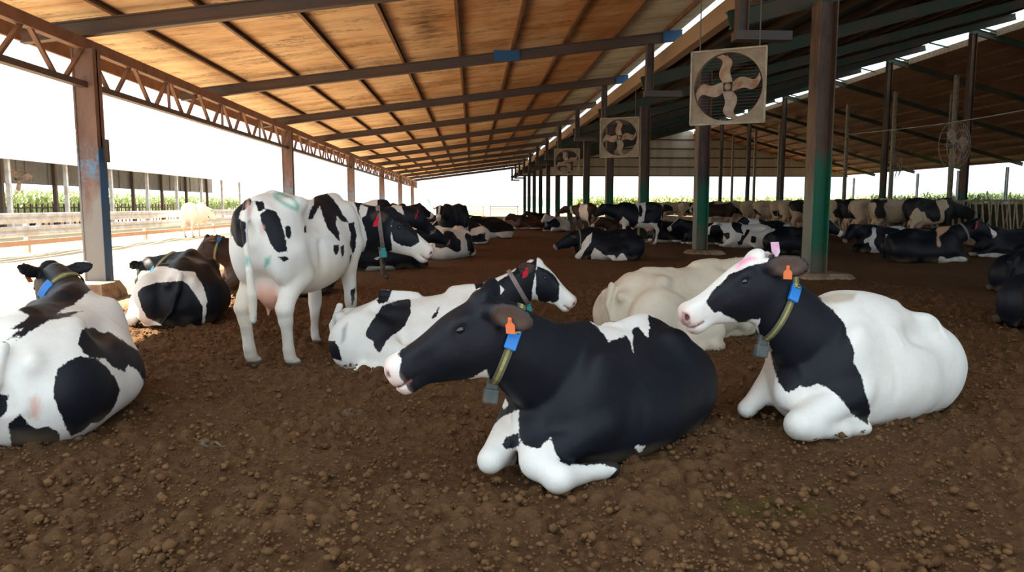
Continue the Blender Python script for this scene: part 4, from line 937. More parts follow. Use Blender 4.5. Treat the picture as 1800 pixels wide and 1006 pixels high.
# coat outlines of the nearest cows, as points on each animal's own surface, with the side they are seen from
PATCH = {
 'center': [
  ('w',[(0.191,0.036,0.817),(0.139,0.071,0.886),(-0.329,-0.012,0.846),(-0.52,0.037,0.811),(-0.365,0.137,0.713),(-0.229,0.203,0.669),(-0.233,0.17,0.689),(-0.289,0.1,0.726),(-0.176,0.124,0.719),(0.067,0.265,0.631),(-0.011,0.202,0.683),(-0.025,0.164,0.71),(0.108,0.185,0.708),(0.208,0.189,0.707),(0.19,0.141,0.744),(0.189,0.085,0.789)],(-0.858,-0.487,-0.164)),
  ('w',[(0.772,-0.014,0.282),(0.799,0.059,0.253),(0.806,0.11,0.25),(0.786,0.148,0.25),(0.714,0.16,0.293),(0.734,0.199,0.241),(0.774,0.261,0.202),(0.764,0.305,0.191),(0.525,0.355,0.146),(0.453,0.397,0.105),(0.541,0.367,0.016),(0.79,0.324,0.01),(0.865,0.208,0.034),(0.841,0.101,0.073),(0.808,0.003,0.19)],(-0.772,-0.539,-0.337)),
  ('w',[(0.715,-0.044,0.399),(0.643,-0.225,0.304),(0.884,-0.22,0.178),(0.91,-0.198,0.037),(0.842,-0.101,0.025),(0.699,-0.101,0.044),(0.84,0.046,0.193),(0.779,0.007,0.273)],(-0.733,-0.599,-0.323)),
  ('b',[(0.764,-0.005,0.291),(0.744,-0.097,0.25),(0.772,-0.112,0.205),(0.754,-0.096,0.185),(0.807,0.028,0.24)],(-0.744,-0.591,-0.312)),
  ('w',[(1.345,-0.45,0.749),(1.262,-0.392,0.76),(1.281,-0.32,0.728),(1.301,-0.312,0.663),(1.287,-0.304,0.614),(1.228,-0.297,0.539),(1.303,-0.402,0.523),(1.363,-0.433,0.615)],(-0.657,-0.721,-0.222)),
  ('w',[(0.775,-0.23,1.108),(0.973,-0.09,1.052),(1.044,-0.184,1.001),(1.129,-0.257,0.903),(1.236,-0.339,0.768),(1.292,-0.348,0.732),(1.311,-0.427,0.741),(1.18,-0.323,0.909),(1.055,-0.21,1.073)],(-0.706,-0.693,-0.147)),
  ('w',[(1.12,-0.213,0.565),(1.064,-0.17,0.575),(1.017,-0.099,0.614),(0.998,-0.02,0.67),(0.925,-0.06,0.582),(0.989,-0.069,0.542),(1.074,-0.161,0.515),(1.122,-0.211,0.534)],(-0.721,-0.65,-0.24)),
  ('w',[(0.925,-0.045,0.59),(0.868,-0.041,0.542),(0.671,-0.139,0.398),(0.633,-0.201,0.348),(0.889,-0.075,0.506)],(-0.749,-0.612,-0.254)),
  ('w',[(0.235,0.378,0.172),(0.156,0.398,0.152),(0.172,0.379,0.117),(0.214,0.37,0.13)],(-0.836,-0.45,-0.315)),
  ('rosy',[(1.129,-0.257,0.909),(1.069,-0.218,0.967),(1.007,-0.16,1.016),(1.015,-0.165,0.994),(1.078,-0.21,0.946),(1.127,-0.251,0.887)],(-0.72,-0.68,-0.139)),
 ],
 'right': [
  ('b',[(1.212,-0.225,0.851),(1.197,-0.222,0.891),(1.153,-0.198,0.94),(1.088,-0.169,1.005),(1.048,-0.121,1.04),(0.994,-0.083,1.063),(0.961,-0.049,1.074),(0.933,-0.011,1.085),(0.683,-0.176,1.112),(0.887,0.029,1.157),(0.741,0.189,1.16),(0.524,0.07,0.94),(0.752,0.071,0.752),(0.78,-0.084,0.519),(0.848,-0.072,0.605),(0.873,-0.092,0.64),(0.911,-0.08,0.697),(0.924,-0.05,0.746),(0.978,-0.089,0.746),(0.976,-0.121,0.715),(1.003,-0.141,0.708),(1.062,-0.139,0.748),(1.106,-0.166,0.765),(1.136,-0.173,0.797),(1.166,-0.197,0.784)],(-0.811,-0.572,-0.121)),
  ('b',[(0.858,0.07,1.06),(0.773,0.163,0.996),(0.492,0.053,0.894),(0.52,0.091,0.844),(0.443,0.122,0.782),(0.424,0.188,0.702),(0.472,0.236,0.644),(0.478,0.277,0.582),(0.489,0.296,0.484),(0.454,0.325,0.416),(0.449,0.352,0.318),(0.379,0.348,0.202),(0.394,0.351,0.114),(0.452,0.303,0.152),(0.57,0.312,0.226),(0.603,0.293,0.278),(0.616,0.256,0.317),(0.625,0.195,0.347),(0.638,0.166,0.36),(0.679,0.119,0.333),(0.713,0.084,0.345),(0.76,0.041,0.294),(0.737,-0.042,0.344),(0.664,-0.143,0.43),(0.845,-0.07,0.605),(0.893,-0.017,0.754),(0.859,0.016,0.906)],(-0.849,-0.494,-0.189)),
  ('w',[(0.827,-0.117,0.554),(0.844,-0.052,0.608),(0.803,-0.05,0.541),(0.583,-0.243,0.432),(0.58,-0.276,0.452)],(-0.813,-0.552,-0.185)),
  ('b',[(1.324,-0.311,0.798),(1.321,-0.28,0.794),(1.308,-0.264,0.762),(1.295,-0.265,0.72),(1.304,-0.291,0.707),(1.323,-0.31,0.74)],(-0.758,-0.635,-0.149)),
  ('b',[(0.643,-0.243,0.105),(0.592,-0.213,0.148),(0.593,-0.153,0.125),(0.914,0.069,0.143),(0.645,-0.238,0.021)],(-0.801,-0.538,-0.262)),
  ('b',[(1.105,-0.249,1.01),(1.08,-0.233,1.051),(1.081,-0.223,1.018),(1.118,-0.227,0.986)],(-0.788,-0.609,-0.088)),
  ('pink',[(1.048,-0.149,1.051),(0.995,-0.162,1.085),(0.966,-0.113,1.117),(0.958,-0.072,1.105),(0.996,-0.113,1.081),(1.051,-0.131,1.049)],(-0.808,-0.584,-0.074)),
  ('brown',[(0.528,0.076,0.864),(0.273,0.039,0.87),(0.144,0.099,0.86),(0.233,0.131,0.826),(0.363,0.094,0.811),(0.499,0.098,0.829)],(-0.866,-0.488,-0.114)),
 ],
 'middle': [
  ('b',[(-0.595,-0.518,0.405),(-0.554,-0.485,0.501),(-0.473,-0.298,0.639),(-0.355,-0.119,0.668),(-0.233,-0.117,0.678),(-0.222,-0.252,0.569),(-0.258,-0.373,0.473),(-0.289,-0.409,0.437),(-0.35,-0.509,0.403),(-0.394,-0.554,0.371),(-0.429,-0.59,0.307),(-0.448,-0.6,0.258),(-0.501,-0.573,0.304),(-0.522,-0.54,0.358)],(-0.164,0.973,-0.163)),
  ('grey',[(-0.798,-0.479,0.46),(-0.759,-0.469,0.509),(-0.768,-0.512,0.363),(-0.805,-0.508,0.332)],(-0.22,0.961,-0.168)),
  ('b',[(-0.982,-0.404,0.344),(-0.86,-0.485,0.348),(-0.823,-0.5,0.269),(-0.802,-0.494,0.17),(-0.898,-0.449,0.186),(-0.98,-0.419,0.258)],(-0.233,0.954,-0.189)),
  ('b',[(-0.582,-0.028,0.753),(-0.42,-0.033,0.754),(-0.426,-0.266,0.676),(-0.513,-0.301,0.649)],(-0.17,0.978,-0.121)),
  ('b',[(-0.028,-0.313,0.536),(0.052,-0.219,0.649),(0.023,-0.306,0.551),(-0.01,-0.333,0.518)],(-0.102,0.984,-0.145)),
  ('b',[(0.321,-0.034,0.862),(0.417,-0.036,0.862),(0.451,-0.088,0.814),(0.453,-0.139,0.739),(0.417,-0.177,0.717),(0.379,-0.153,0.741),(0.355,-0.073,0.812)],(-0.043,0.993,-0.109)),
  ('b',[(0.536,-0.082,0.824),(0.733,-0.051,0.944),(0.814,0.001,1.127),(0.952,0.12,1.12),(0.939,0.031,0.964),(0.906,0.021,0.802),(0.892,0.058,0.634),(0.88,0.004,0.422),(0.653,-0.16,0.449),(0.548,-0.159,0.635),(0.453,-0.155,0.715),(0.59,-0.126,0.711),(0.637,-0.097,0.761),(0.6,-0.091,0.803)],(0.004,0.994,-0.111)),
  ('b',[(0.933,0.034,0.92),(0.95,0.038,0.974),(1.031,0.045,0.941),(1.113,0.061,0.879),(1.157,0.052,0.799),(1.157,0.045,0.717),(1.152,0.047,0.635),(1.099,0.062,0.617),(1.061,0.061,0.633),(1.019,0.096,0.601),(0.975,0.093,0.618),(0.934,0.044,0.718)],(0.049,0.992,-0.112)),
  ('w',[(0.968,0.12,1.12),(1.045,0.121,1.093),(1.088,0.103,0.958),(1.17,0.09,0.86),(1.114,0.074,0.895),(1.004,0.052,0.951),(0.955,0.052,1.005)],(0.049,0.996,-0.08)),
 ],
 'standing': [
  ('b',[(-0.901,0.195,1.399),(-0.812,0.077,1.431),(-0.874,-0.029,1.398),(-0.915,-0.045,1.346),(-0.955,0.01,1.302),(-0.978,0.021,1.25),(-0.985,-0.048,1.216),(-0.988,-0.049,1.072),(-0.999,-0.014,1.015),(-0.906,0.104,1.044),(-0.876,0.198,1.176),(-0.91,0.191,1.332)],(0.808,0.589,-0.017)),
  ('b',[(-0.906,-0.117,1.276),(-0.855,-0.155,1.319),(-0.809,-0.199,1.301),(-0.797,-0.225,1.244),(-0.793,-0.259,1.132),(-0.796,-0.272,1.043),(-0.786,-0.279,0.989),(-0.833,-0.238,0.982),(-0.858,-0.195,1.01),(-0.878,-0.162,1.112),(-0.901,-0.14,1.179)],(0.832,0.554,-0.034)),
  ('b',[(-0.785,-0.255,1.186),(-0.74,-0.278,1.189),(-0.735,-0.283,1.131),(-0.77,-0.283,1.078),(-0.792,-0.267,1.11)],(0.841,0.541,-0.035)),
  ('b',[(-0.839,-0.221,0.947),(-0.807,-0.261,0.954),(-0.774,-0.28,0.93),(-0.808,-0.25,0.909)],(0.836,0.545,-0.068)),
  ('b',[(-0.87,-0.051,1.381),(-0.825,-0.096,1.381),(-0.865,-0.146,1.319),(-0.902,-0.11,1.302)],(0.823,0.568,-0.001)),
  ('b',[(0.109,0.024,1.478),(0.169,-0.016,1.489),(0.228,-0.085,1.444),(0.192,-0.19,1.345),(0.171,-0.245,1.263),(0.223,-0.279,1.19),(0.091,-0.282,1.203),(0.032,-0.26,1.254),(-0.069,-0.303,1.181),(-0.07,-0.34,1.107),(-0.129,-0.365,1.031),(-0.188,-0.34,1.102),(-0.209,-0.299,1.161),(-0.152,-0.226,1.267),(-0.131,-0.188,1.345),(-0.23,-0.211,1.297),(-0.329,-0.225,1.231),(-0.449,-0.254,1.238),(-0.329,-0.211,1.307),(-0.191,-0.169,1.365)],(0.867,0.498,-0.013)),
  ('b',[(0.192,-0.284,1.185),(0.309,-0.279,1.198),(0.31,-0.305,1.067),(0.269,-0.311,0.937),(0.132,-0.355,0.91),(0.074,-0.36,1.001),(0.15,-0.327,1.089)],(0.881,0.47,-0.043)),
  ('b',[(-0.211,-0.361,1.005),(-0.132,-0.361,1.016),(-0.15,-0.375,0.963),(-0.209,-0.374,0.922),(-0.23,-0.365,0.962)],(0.87,0.489,-0.057)),
  ('b',[(-0.111,-0.366,1.0),(-0.049,-0.37,1.002),(-0.069,-0.379,0.908),(-0.113,-0.374,0.891)],(0.874,0.482,-0.06)),
  ('b',[(-0.572,-0.296,1.18),(-0.536,-0.296,1.188),(-0.569,-0.314,1.13),(-0.592,-0.307,1.126)],(0.852,0.523,-0.031)),
  ('b',[(0.069,-0.365,0.899),(0.176,-0.343,0.917),(0.123,-0.346,0.833),(0.072,-0.35,0.806)],(0.879,0.472,-0.071)),
  ('b',[(0.551,-0.145,1.41),(0.677,-0.2,1.4),(0.831,-0.277,1.412),(0.999,-0.414,1.413),(1.017,-0.441,1.287),(0.943,-0.406,1.254),(0.903,-0.379,1.175),(0.899,-0.372,1.044),(0.94,-0.369,0.899),(0.831,-0.264,0.847),(0.409,-0.383,0.813),(0.407,-0.314,0.876),(0.627,-0.247,1.026),(0.57,-0.255,1.138),(0.431,-0.275,1.249)],(0.897,0.441,-0.027)),
  ('b',[(0.915,-0.394,1.254),(1.015,-0.435,1.287),(1.039,-0.529,1.219),(1.039,-0.608,1.07),(1.028,-0.624,0.985),(1.002,-0.56,0.928),(0.941,-0.463,0.947),(0.908,-0.398,0.993),(0.897,-0.375,1.101)],(0.912,0.409,-0.035)),
  ('w',[(0.608,-0.198,1.355),(0.667,-0.24,1.328),(0.613,-0.254,1.257),(0.491,-0.267,1.232),(0.43,-0.265,1.291)],(0.889,0.458,-0.008)),
  ('w',[(1.011,-0.433,1.384),(1.051,-0.562,1.241),(1.057,-0.68,0.984),(1.075,-0.776,0.898),(1.076,-0.743,0.753),(1.021,-0.548,0.724),(0.973,-0.353,0.839),(0.902,-0.376,0.987),(0.934,-0.448,0.947),(1.003,-0.559,0.916),(1.036,-0.639,0.984),(1.048,-0.604,1.081),(1.039,-0.529,1.219),(1.017,-0.429,1.299)],(0.915,0.401,-0.044)),
  ('b',[(0.358,-0.201,0.554),(0.38,-0.244,0.58),(0.393,-0.221,0.442),(0.388,-0.193,0.376)],(0.875,0.468,-0.12)),
  ('green',[(-0.671,-0.088,1.445),(-0.549,-0.092,1.461),(-0.603,-0.23,1.418),(-0.592,-0.278,1.345),(-0.617,-0.276,1.3),(-0.675,-0.252,1.318),(-0.714,-0.191,1.363),(-0.723,-0.136,1.399),(-0.684,-0.096,1.436),(-0.675,-0.126,1.422),(-0.69,-0.186,1.386),(-0.658,-0.242,1.35),(-0.631,-0.265,1.336),(-0.625,-0.253,1.373),(-0.634,-0.208,1.409),(-0.618,-0.13,1.432),(-0.672,-0.119,1.427)],(0.84,0.542,0.006)),
  ('blue',[(-0.97,-0.077,0.487),(-0.948,-0.113,0.517),(-0.683,0.074,0.306),(-0.709,0.103,0.323)],(0.808,0.569,-0.15)),
  ('green',[(-0.865,-0.125,0.933),(-0.861,-0.175,0.956),(-0.847,-0.152,0.888),(-0.832,-0.089,0.854)],(0.824,0.562,-0.072)),
  ('green',[(-0.995,-0.029,0.971),(-0.986,-0.067,0.941),(-0.99,-0.056,0.875),(-0.995,-0.031,0.896)],(0.81,0.582,-0.071)),
  ('skin',[(-0.902,-0.017,1.398),(-0.919,-0.057,1.319),(-0.951,-0.066,1.245),(-0.959,-0.043,1.276),(-0.93,-0.015,1.346)],(0.815,0.58,-0.005)),
  ('skin',[(-0.91,-0.127,1.214),(-0.893,-0.15,1.188),(-0.893,-0.142,1.126),(-0.904,-0.119,1.135)],(0.823,0.567,-0.03)),
 ],
 'leftnear': [
  ('b',[(-0.922,-0.243,0.459),(-0.873,-0.287,0.494),(-0.815,-0.329,0.508),(-0.752,-0.384,0.48),(-0.688,-0.44,0.413),(-0.63,-0.468,0.33),(-0.596,-0.478,0.252),(-0.631,-0.467,0.192),(-0.664,-0.441,0.134),(-0.745,-0.397,0.102),(-0.811,-0.363,0.114),(-0.823,-0.336,0.08),(-0.852,-0.27,0.058),(-0.922,-0.253,0.165),(-0.958,-0.248,0.246),(-0.96,-0.23,0.311),(-0.956,-0.23,0.373)],(0.945,0.243,-0.22)),
  ('b',[(-0.733,-0.307,0.579),(-0.646,-0.299,0.631),(-0.516,-0.322,0.633),(-0.268,-0.321,0.539),(-0.185,-0.336,0.543),(-0.269,-0.433,0.49),(-0.071,-0.506,0.374),(-0.21,-0.609,0.225),(-0.277,-0.598,0.11),(-0.239,-0.549,0.142),(-0.263,-0.54,0.223),(-0.332,-0.518,0.314),(-0.408,-0.487,0.361),(-0.49,-0.486,0.333),(-0.629,-0.456,0.399),(-0.67,-0.423,0.461),(-0.776,-0.376,0.491),(-0.783,-0.336,0.521)],(0.961,0.211,-0.181)),
  ('b',[(-0.79,0.017,0.669),(-0.698,-0.054,0.716),(-0.564,-0.13,0.72),(-0.209,-0.209,0.684),(-0.566,-0.218,0.703),(-0.675,-0.131,0.693),(-0.781,-0.049,0.671)],(0.951,0.281,-0.13)),
  ('b',[(-0.957,-0.009,0.628),(-0.81,-0.03,0.658),(-0.767,-0.078,0.664),(-0.841,-0.024,0.632)],(0.94,0.308,-0.145)),
  ('b',[(-0.96,-0.008,0.187),(-0.98,-0.07,0.24),(-0.957,-0.1,0.178),(-0.94,-0.133,0.139),(-0.939,-0.188,0.15),(-0.893,-0.232,0.084),(-0.819,-0.187,-0.001),(-0.814,-0.07,-0.041),(-0.846,0.027,0.012)],(0.922,0.291,-0.255)),
  ('b',[(-1.021,0.051,0.377),(-0.979,-0.024,0.346),(-0.977,-0.004,0.254),(-0.937,0.096,0.142)],(0.92,0.324,-0.222)),
  ('b',[(-0.86,-0.043,0.615),(-0.668,-0.046,0.728),(-0.577,0.065,0.769),(0.754,0.491,0.818),(0.833,0.504,1.021),(0.808,0.368,1.02),(0.993,0.288,1.052),(1.037,0.151,0.937),(0.951,-0.103,0.872),(0.294,-0.246,0.842),(0.333,-0.163,0.788),(-0.127,-0.136,0.72),(-0.545,-0.154,0.716)],(0.958,0.272,-0.087)),
  ('skin',[(-0.983,-0.122,0.318),(-0.964,-0.149,0.333),(-0.972,-0.169,0.271),(-0.959,-0.144,0.197),(-0.971,-0.117,0.212)],(0.929,0.291,-0.227)),
 ],
 'leftfar': [
  ('w',[(-0.635,0.698,0.107),(-0.748,0.603,0.494),(0.564,0.598,0.533),(-0.661,0.181,0.675),(-0.96,-0.023,0.644),(-0.839,-0.137,0.624),(-0.943,-0.173,0.57),(-0.95,-0.222,0.487),(-0.957,-0.247,0.393),(-0.968,-0.262,0.299),(-0.884,-0.222,0.048),(-0.883,-0.192,0.037),(-0.968,-0.218,0.238),(-0.968,-0.155,0.366),(-0.95,-0.072,0.492),(-0.991,-0.033,0.535),(-0.963,0.095,0.53),(-0.873,0.247,0.514),(-0.905,0.385,0.472),(-0.907,0.432,0.412),(-0.945,0.4,0.261),(-0.935,0.352,0.146),(-0.938,0.204,0.052),(-0.782,0.2,-0.055),(-0.684,0.527,-0.022)],(0.987,0.119,-0.111)),
 ],
 'leftbrown': [
 ],
 'cream': [
 ],
 'behind': [
  ('w',[(0.025,-0.094,1.463),(0.232,-0.057,1.515),(0.32,-0.095,1.463),(0.292,-0.254,1.238),(0.214,-0.235,1.279),(0.137,-0.292,1.178),(0.059,-0.271,1.238)],(0.075,0.997,-0.001)),
  ('w',[(0.507,-0.254,1.278),(0.695,-0.074,1.516),(0.924,-0.081,1.59),(0.818,-0.082,1.464),(0.748,-0.126,1.34),(0.8,-0.187,1.153),(0.679,-0.173,1.236),(0.566,-0.256,1.155)],(0.113,0.994,-0.001)),
 ],
 'underneck': [
  ('w',[(-0.695,-0.365,-0.009),(-0.618,-0.436,0.087),(-0.122,-0.48,0.094),(0.048,-0.341,-0.043),(-0.316,-0.311,-0.113)],(0.308,0.948,-0.086)),
  ('w',[(-0.579,-0.475,0.263),(-0.383,-0.471,0.338),(-0.288,-0.476,0.312),(-0.437,-0.48,0.223)],(0.305,0.95,-0.069)),
 ],
 'ovalside': [
  ('b',[(-0.993,-0.005,0.551),(-0.867,-0.144,0.662),(-0.568,-0.299,0.74),(-0.398,-0.366,0.621),(-0.435,-0.5,0.438),(-0.489,-0.528,0.198),(-0.763,-0.486,0.241),(-0.914,-0.33,0.33),(-0.981,-0.206,0.246),(-1.008,-0.044,0.299)],(0.866,0.497,-0.049)),
  ('b',[(0.089,-0.347,0.633),(0.292,-0.406,0.553),(0.49,-0.434,0.171),(-0.005,-0.494,0.053),(-0.244,-0.526,0.358)],(0.88,0.471,-0.052)),
 ],
 'longwhite': [
  ('b',[(0.038,0.384,0.527),(-0.046,0.376,0.56),(-0.146,0.497,0.43),(-0.067,0.539,0.398)],(0.143,-0.989,-0.039)),
  ('b',[(-0.13,0.368,0.577),(-0.226,0.321,0.609),(-0.24,0.441,0.478)],(0.136,-0.99,-0.036)),
  ('b',[(0.313,0.38,0.357),(0.152,0.445,0.225),(0.048,0.588,0.031),(0.281,0.389,0.087)],(0.154,-0.987,-0.053)),
 ],
 'lowhead': [
  ('w',[(0.799,0.294,0.079),(0.609,0.334,0.278),(0.496,0.302,0.612),(0.357,0.303,0.668),(0.387,0.337,0.46),(0.5,0.365,0.251),(0.662,0.333,0.025)],(-0.115,-0.992,-0.055)),
  ('w',[(0.414,0.364,0.139),(0.292,0.377,0.336),(0.199,0.421,0.254),(0.101,0.528,0.177),(-0.155,0.676,0.132),(-0.154,0.694,-0.033),(0.345,0.279,-0.036)],(-0.137,-0.988,-0.066)),
  ('w',[(-0.209,0.692,-0.005),(-0.3,0.623,0.211),(-0.412,0.613,0.238),(-0.462,0.668,-0.008)],(-0.165,-0.984,-0.068)),
 ],
 'brownrump': [
  ('w',[(0.245,0.155,1.715),(-0.528,0.332,1.763),(-0.74,0.336,1.323),(-0.789,0.294,0.692),(-0.759,0.2,0.056),(-0.557,0.396,0.053),(-0.271,0.346,0.545),(-0.143,0.436,1.211)],(0.833,-0.553,-0.012)),
  ('w',[(0.684,0.375,1.605),(0.442,0.362,1.66),(0.449,0.453,1.096),(0.21,0.434,0.677),(0.531,0.431,0.813),(0.667,0.449,1.237)],(0.842,-0.54,-0.005)),
 ],
 'licking': [
  ('w',[(0.174,0.053,1.86),(-0.249,0.047,1.86),(-0.364,0.066,1.653),(-0.274,0.359,0.806),(-0.008,0.358,0.769),(-0.046,0.333,1.069),(-0.01,0.115,1.52)],(-0.221,-0.975,0.0)),
  ('b',[(-0.066,0.218,1.369),(-0.188,0.184,1.407),(-0.199,0.325,1.144),(-0.196,0.355,0.938),(-0.045,0.345,0.956)],(-0.223,-0.975,-0.007)),
  ('w',[(0.52,0.218,-0.144),(0.614,0.141,0.651),(0.46,0.3,1.031),(0.286,0.302,0.806),(0.197,0.259,0.616),(0.141,0.238,-0.144)],(-0.203,-0.978,-0.035)),
  ('w',[(0.03,0.355,0.769),(-0.789,0.29,0.766),(-0.815,0.264,-0.145),(0.141,0.238,-0.144)],(-0.231,-0.972,-0.041)),
  ('w',[(1.377,0.206,1.143),(1.228,0.206,1.369),(1.156,0.21,1.65),(1.259,0.142,1.651),(1.377,0.182,1.406)],(-0.168,-0.986,0.004)),
 ],
 'spotted': [
  ('b',[(1.157,0.083,0.789),(0.946,0.239,0.721),(0.77,0.16,0.538),(0.771,0.315,0.2),(0.881,-0.162,0.085),(1.178,0.078,0.28)],(-0.284,-0.958,-0.037)),
  ('b',[(0.478,0.13,0.826),(0.23,0.153,0.827),(0.158,0.28,0.686),(0.187,0.393,0.437),(0.352,0.342,0.472),(0.491,0.308,0.615)],(-0.309,-0.951,-0.029)),
  ('b',[(0.722,0.192,0.43),(0.594,0.3,0.506),(0.567,0.35,0.292),(0.704,0.331,0.219)],(-0.297,-0.954,-0.04)),
  ('b',[(-0.032,0.498,0.406),(-0.183,0.585,0.373),(-0.16,0.673,0.164),(0.004,0.625,0.197)],(-0.328,-0.944,-0.044)),
  ('b',[(0.322,0.387,0.221),(0.191,0.432,0.188),(0.112,0.428,0.043),(0.313,0.374,0.077)],(-0.313,-0.948,-0.05)),
  ('b',[(0.061,0.326,0.615),(-0.035,0.364,0.58),(0.034,0.424,0.439),(0.14,0.423,0.367)],(-0.32,-0.947,-0.035)),
  ('b',[(0.239,0.392,0.402),(0.173,0.413,0.384),(0.209,0.427,0.223),(0.259,0.41,0.259)],(-0.314,-0.948,-0.042)),
 ],
 'halfwhite': [
  ('w',[(-0.074,0.147,0.786),(-0.512,0.247,0.836),(-0.915,0.084,0.783),(-1.056,0.463,0.649),(-0.976,0.659,-0.06),(-0.48,0.664,-0.058),(0.048,0.494,-0.004),(-0.103,0.682,0.04),(-0.158,0.623,0.259),(-0.262,0.683,0.103),(-0.391,0.621,0.226),(-0.409,0.572,0.415),(-0.391,0.418,0.6),(-0.225,0.24,0.691)],(-0.515,-0.856,-0.041)),
  ('w',[(0.648,0.291,0.34),(0.474,0.318,0.534),(0.401,0.286,0.726),(0.34,0.299,0.694),(0.387,0.369,0.247),(0.243,0.344,-0.013),(0.136,0.435,0.121),(-0.062,0.675,-0.024),(-0.067,0.673,-0.088),(0.536,0.279,-0.081)],(-0.491,-0.87,-0.047)),
  ('b',[(0.662,0.327,0.246),(0.545,0.349,0.311),(0.43,0.291,0.001),(0.619,0.333,-0.012)],(-0.481,-0.875,-0.052)),
  ('w',[(0.103,0.364,0.535),(-0.004,0.346,0.582),(0.062,0.421,0.409),(0.128,0.431,0.314)],(-0.498,-0.866,-0.038)),
 ],
 'pinkcollar': [
  ('cow_pink',[(-0.075,-0.351,0.564),(0.119,-0.139,0.787),(0.274,-0.067,0.888),(0.415,-0.089,0.863),(0.221,-0.237,0.739),(0.076,-0.32,0.589),(-0.005,-0.427,0.416),(-0.045,-0.399,0.49)],(0.456,0.889,-0.032)),
  ('w',[(0.045,-0.335,-0.049),(0.023,-0.454,0.126),(0.678,-0.338,0.12),(0.784,-0.306,-0.1),(0.108,-0.271,-0.131)],(0.465,0.883,-0.067)),
  ('w',[(0.751,-0.305,0.028),(0.884,-0.29,0.207),(1.113,-0.283,0.002),(1.011,-0.297,-0.074),(0.882,-0.285,0.091)],(0.488,0.87,-0.063)),
  ('w',[(1.058,-0.107,1.005),(1.185,-0.098,1.031),(1.357,-0.118,0.724),(1.551,-0.13,0.507),(1.516,-0.145,0.354),(1.415,-0.131,0.481),(1.287,-0.109,0.724)],(0.501,0.865,-0.03)),
  ('w',[(0.948,-0.108,0.582),(1.166,-0.093,0.427),(1.421,-0.133,0.379),(1.405,-0.128,0.301),(1.137,-0.11,0.351),(0.955,-0.108,0.479)],(0.494,0.868,-0.044)),
 ],
 'feed0': [
  ('w',[(-0.052,-0.21,1.376),(0.271,-0.215,1.411),(0.327,-0.268,1.197),(0.178,-0.316,1.019),(0.237,-0.243,0.606),(0.004,-0.301,0.607),(0.071,-0.344,0.877),(-0.003,-0.327,1.09)],(0.425,0.905,-0.007)),
  ('w',[(-0.871,-0.261,0.514),(-0.854,-0.268,0.784),(-0.757,-0.333,1.018),(-0.652,-0.315,1.126),(-0.544,-0.322,0.983),(-0.411,-0.328,1.019),(-0.37,-0.341,0.804),(-0.163,-0.353,0.698),(0.113,-0.34,0.769),(0.233,-0.165,0.153),(-0.684,0.104,-0.046)],(0.407,0.913,-0.019)),
 ],
}
# ------------------------------------------------------------------ coat material and the animals' parts
def coat_material(name, black=(.007, .009, .014), white=(.80, .78, .73), dirt=(.50, .40, .28), dirtiness=.35):
    m = Mat(name, .5, spec=.22); a = m.attr('coat'); t = m.attr('tint')
    j = m.math('SUBTRACT', m.noise(22, 5, .7, lo=0, hi=1), .5); j2 = m.math('SUBTRACT', m.noise(90, 3, .6, vec=m.coord((1, 1, .3)), lo=0, hi=1), .5)
    e = m.math('ADD', a.outputs['Fac'], m.math('ADD', m.math('MULTIPLY', j, .035), m.math('MULTIPLY', j2, .016)))
    f = m.math('ADD', m.math('MULTIPLY', e, 160.), .5, clamp=True)
    w = m.mix(m.math('MULTIPLY', m.noise(3.2, 6, .7, lo=.45, hi=.8), dirtiness), white, dirt)
    c = m.mix(f, w, black); c = m.mix(t.outputs['Alpha'], c, t.outputs['Color']); m.color(c)
    r = m.mix(f, (.75, .75, .75), (.50, .50, .50)); m.L(r, m.b.inputs['Roughness'])
    hair = m.noise(150, 3, .7, vec=m.coord((1, 1, .35))); m.bump(m.math('ADD', hair, m.noise(18, 3, .5)), .22, .004)
    return m.m
M_coat = coat_material('holstein_coat')
M_coat_cream = coat_material('cream_coat', white=(.66, .58, .46), dirt=(.46, .35, .22), dirtiness=.6)
M_coat_brown = coat_material('brown_black_coat', black=(.045, .024, .016), white=(.78, .70, .60))
M_coat_dirty = coat_material('soiled_coat', black=(.020, .018, .018), white=(.62, .48, .33), dirt=(.38, .24, .13), dirtiness=.8)
COATS = dict(cream=M_coat_cream, brown=M_coat_brown, dirty=M_coat_dirty)
M_eye = Mat('dark_eye', .08, spec=.8).color((.012, .008, .008)).m
M_strap = simple('collar_webbing', (.13, .12, .07), (.08, .08, .05), 14, .8)
M_stripe = simple('olive_stripe', (.36, .33, .12), (.25, .22, .08), 12, .7)
M_strap_grey = simple('grey_collar_webbing', (.26, .20, .18), (.18, .14, .13), 30, .8)
M_blue = simple('blue_plastic', (.02, .20, .62), None, rough=.35)
M_teal = simple('teal_plastic', (.02, .26, .24), None, rough=.4)
M_dkplastic = simple('dark_plastic_weight', (.06, .08, .085), (.11, .10, .08), 30, .5)
M_tag = simple('orange_tag', (.85, .22, .08), None, rough=.4)
M_redtag = simple('red_tag', (.85, .03, .07), None, rough=.4)
M_whitetag = simple('white_tag', (.75, .68, .70), (.85, .35, .62), 28, .45)
M_label = simple('tan_sticker', (.45, .40, .14), (.03, .05, .05), 60, .5, lo=.45, hi=.5)

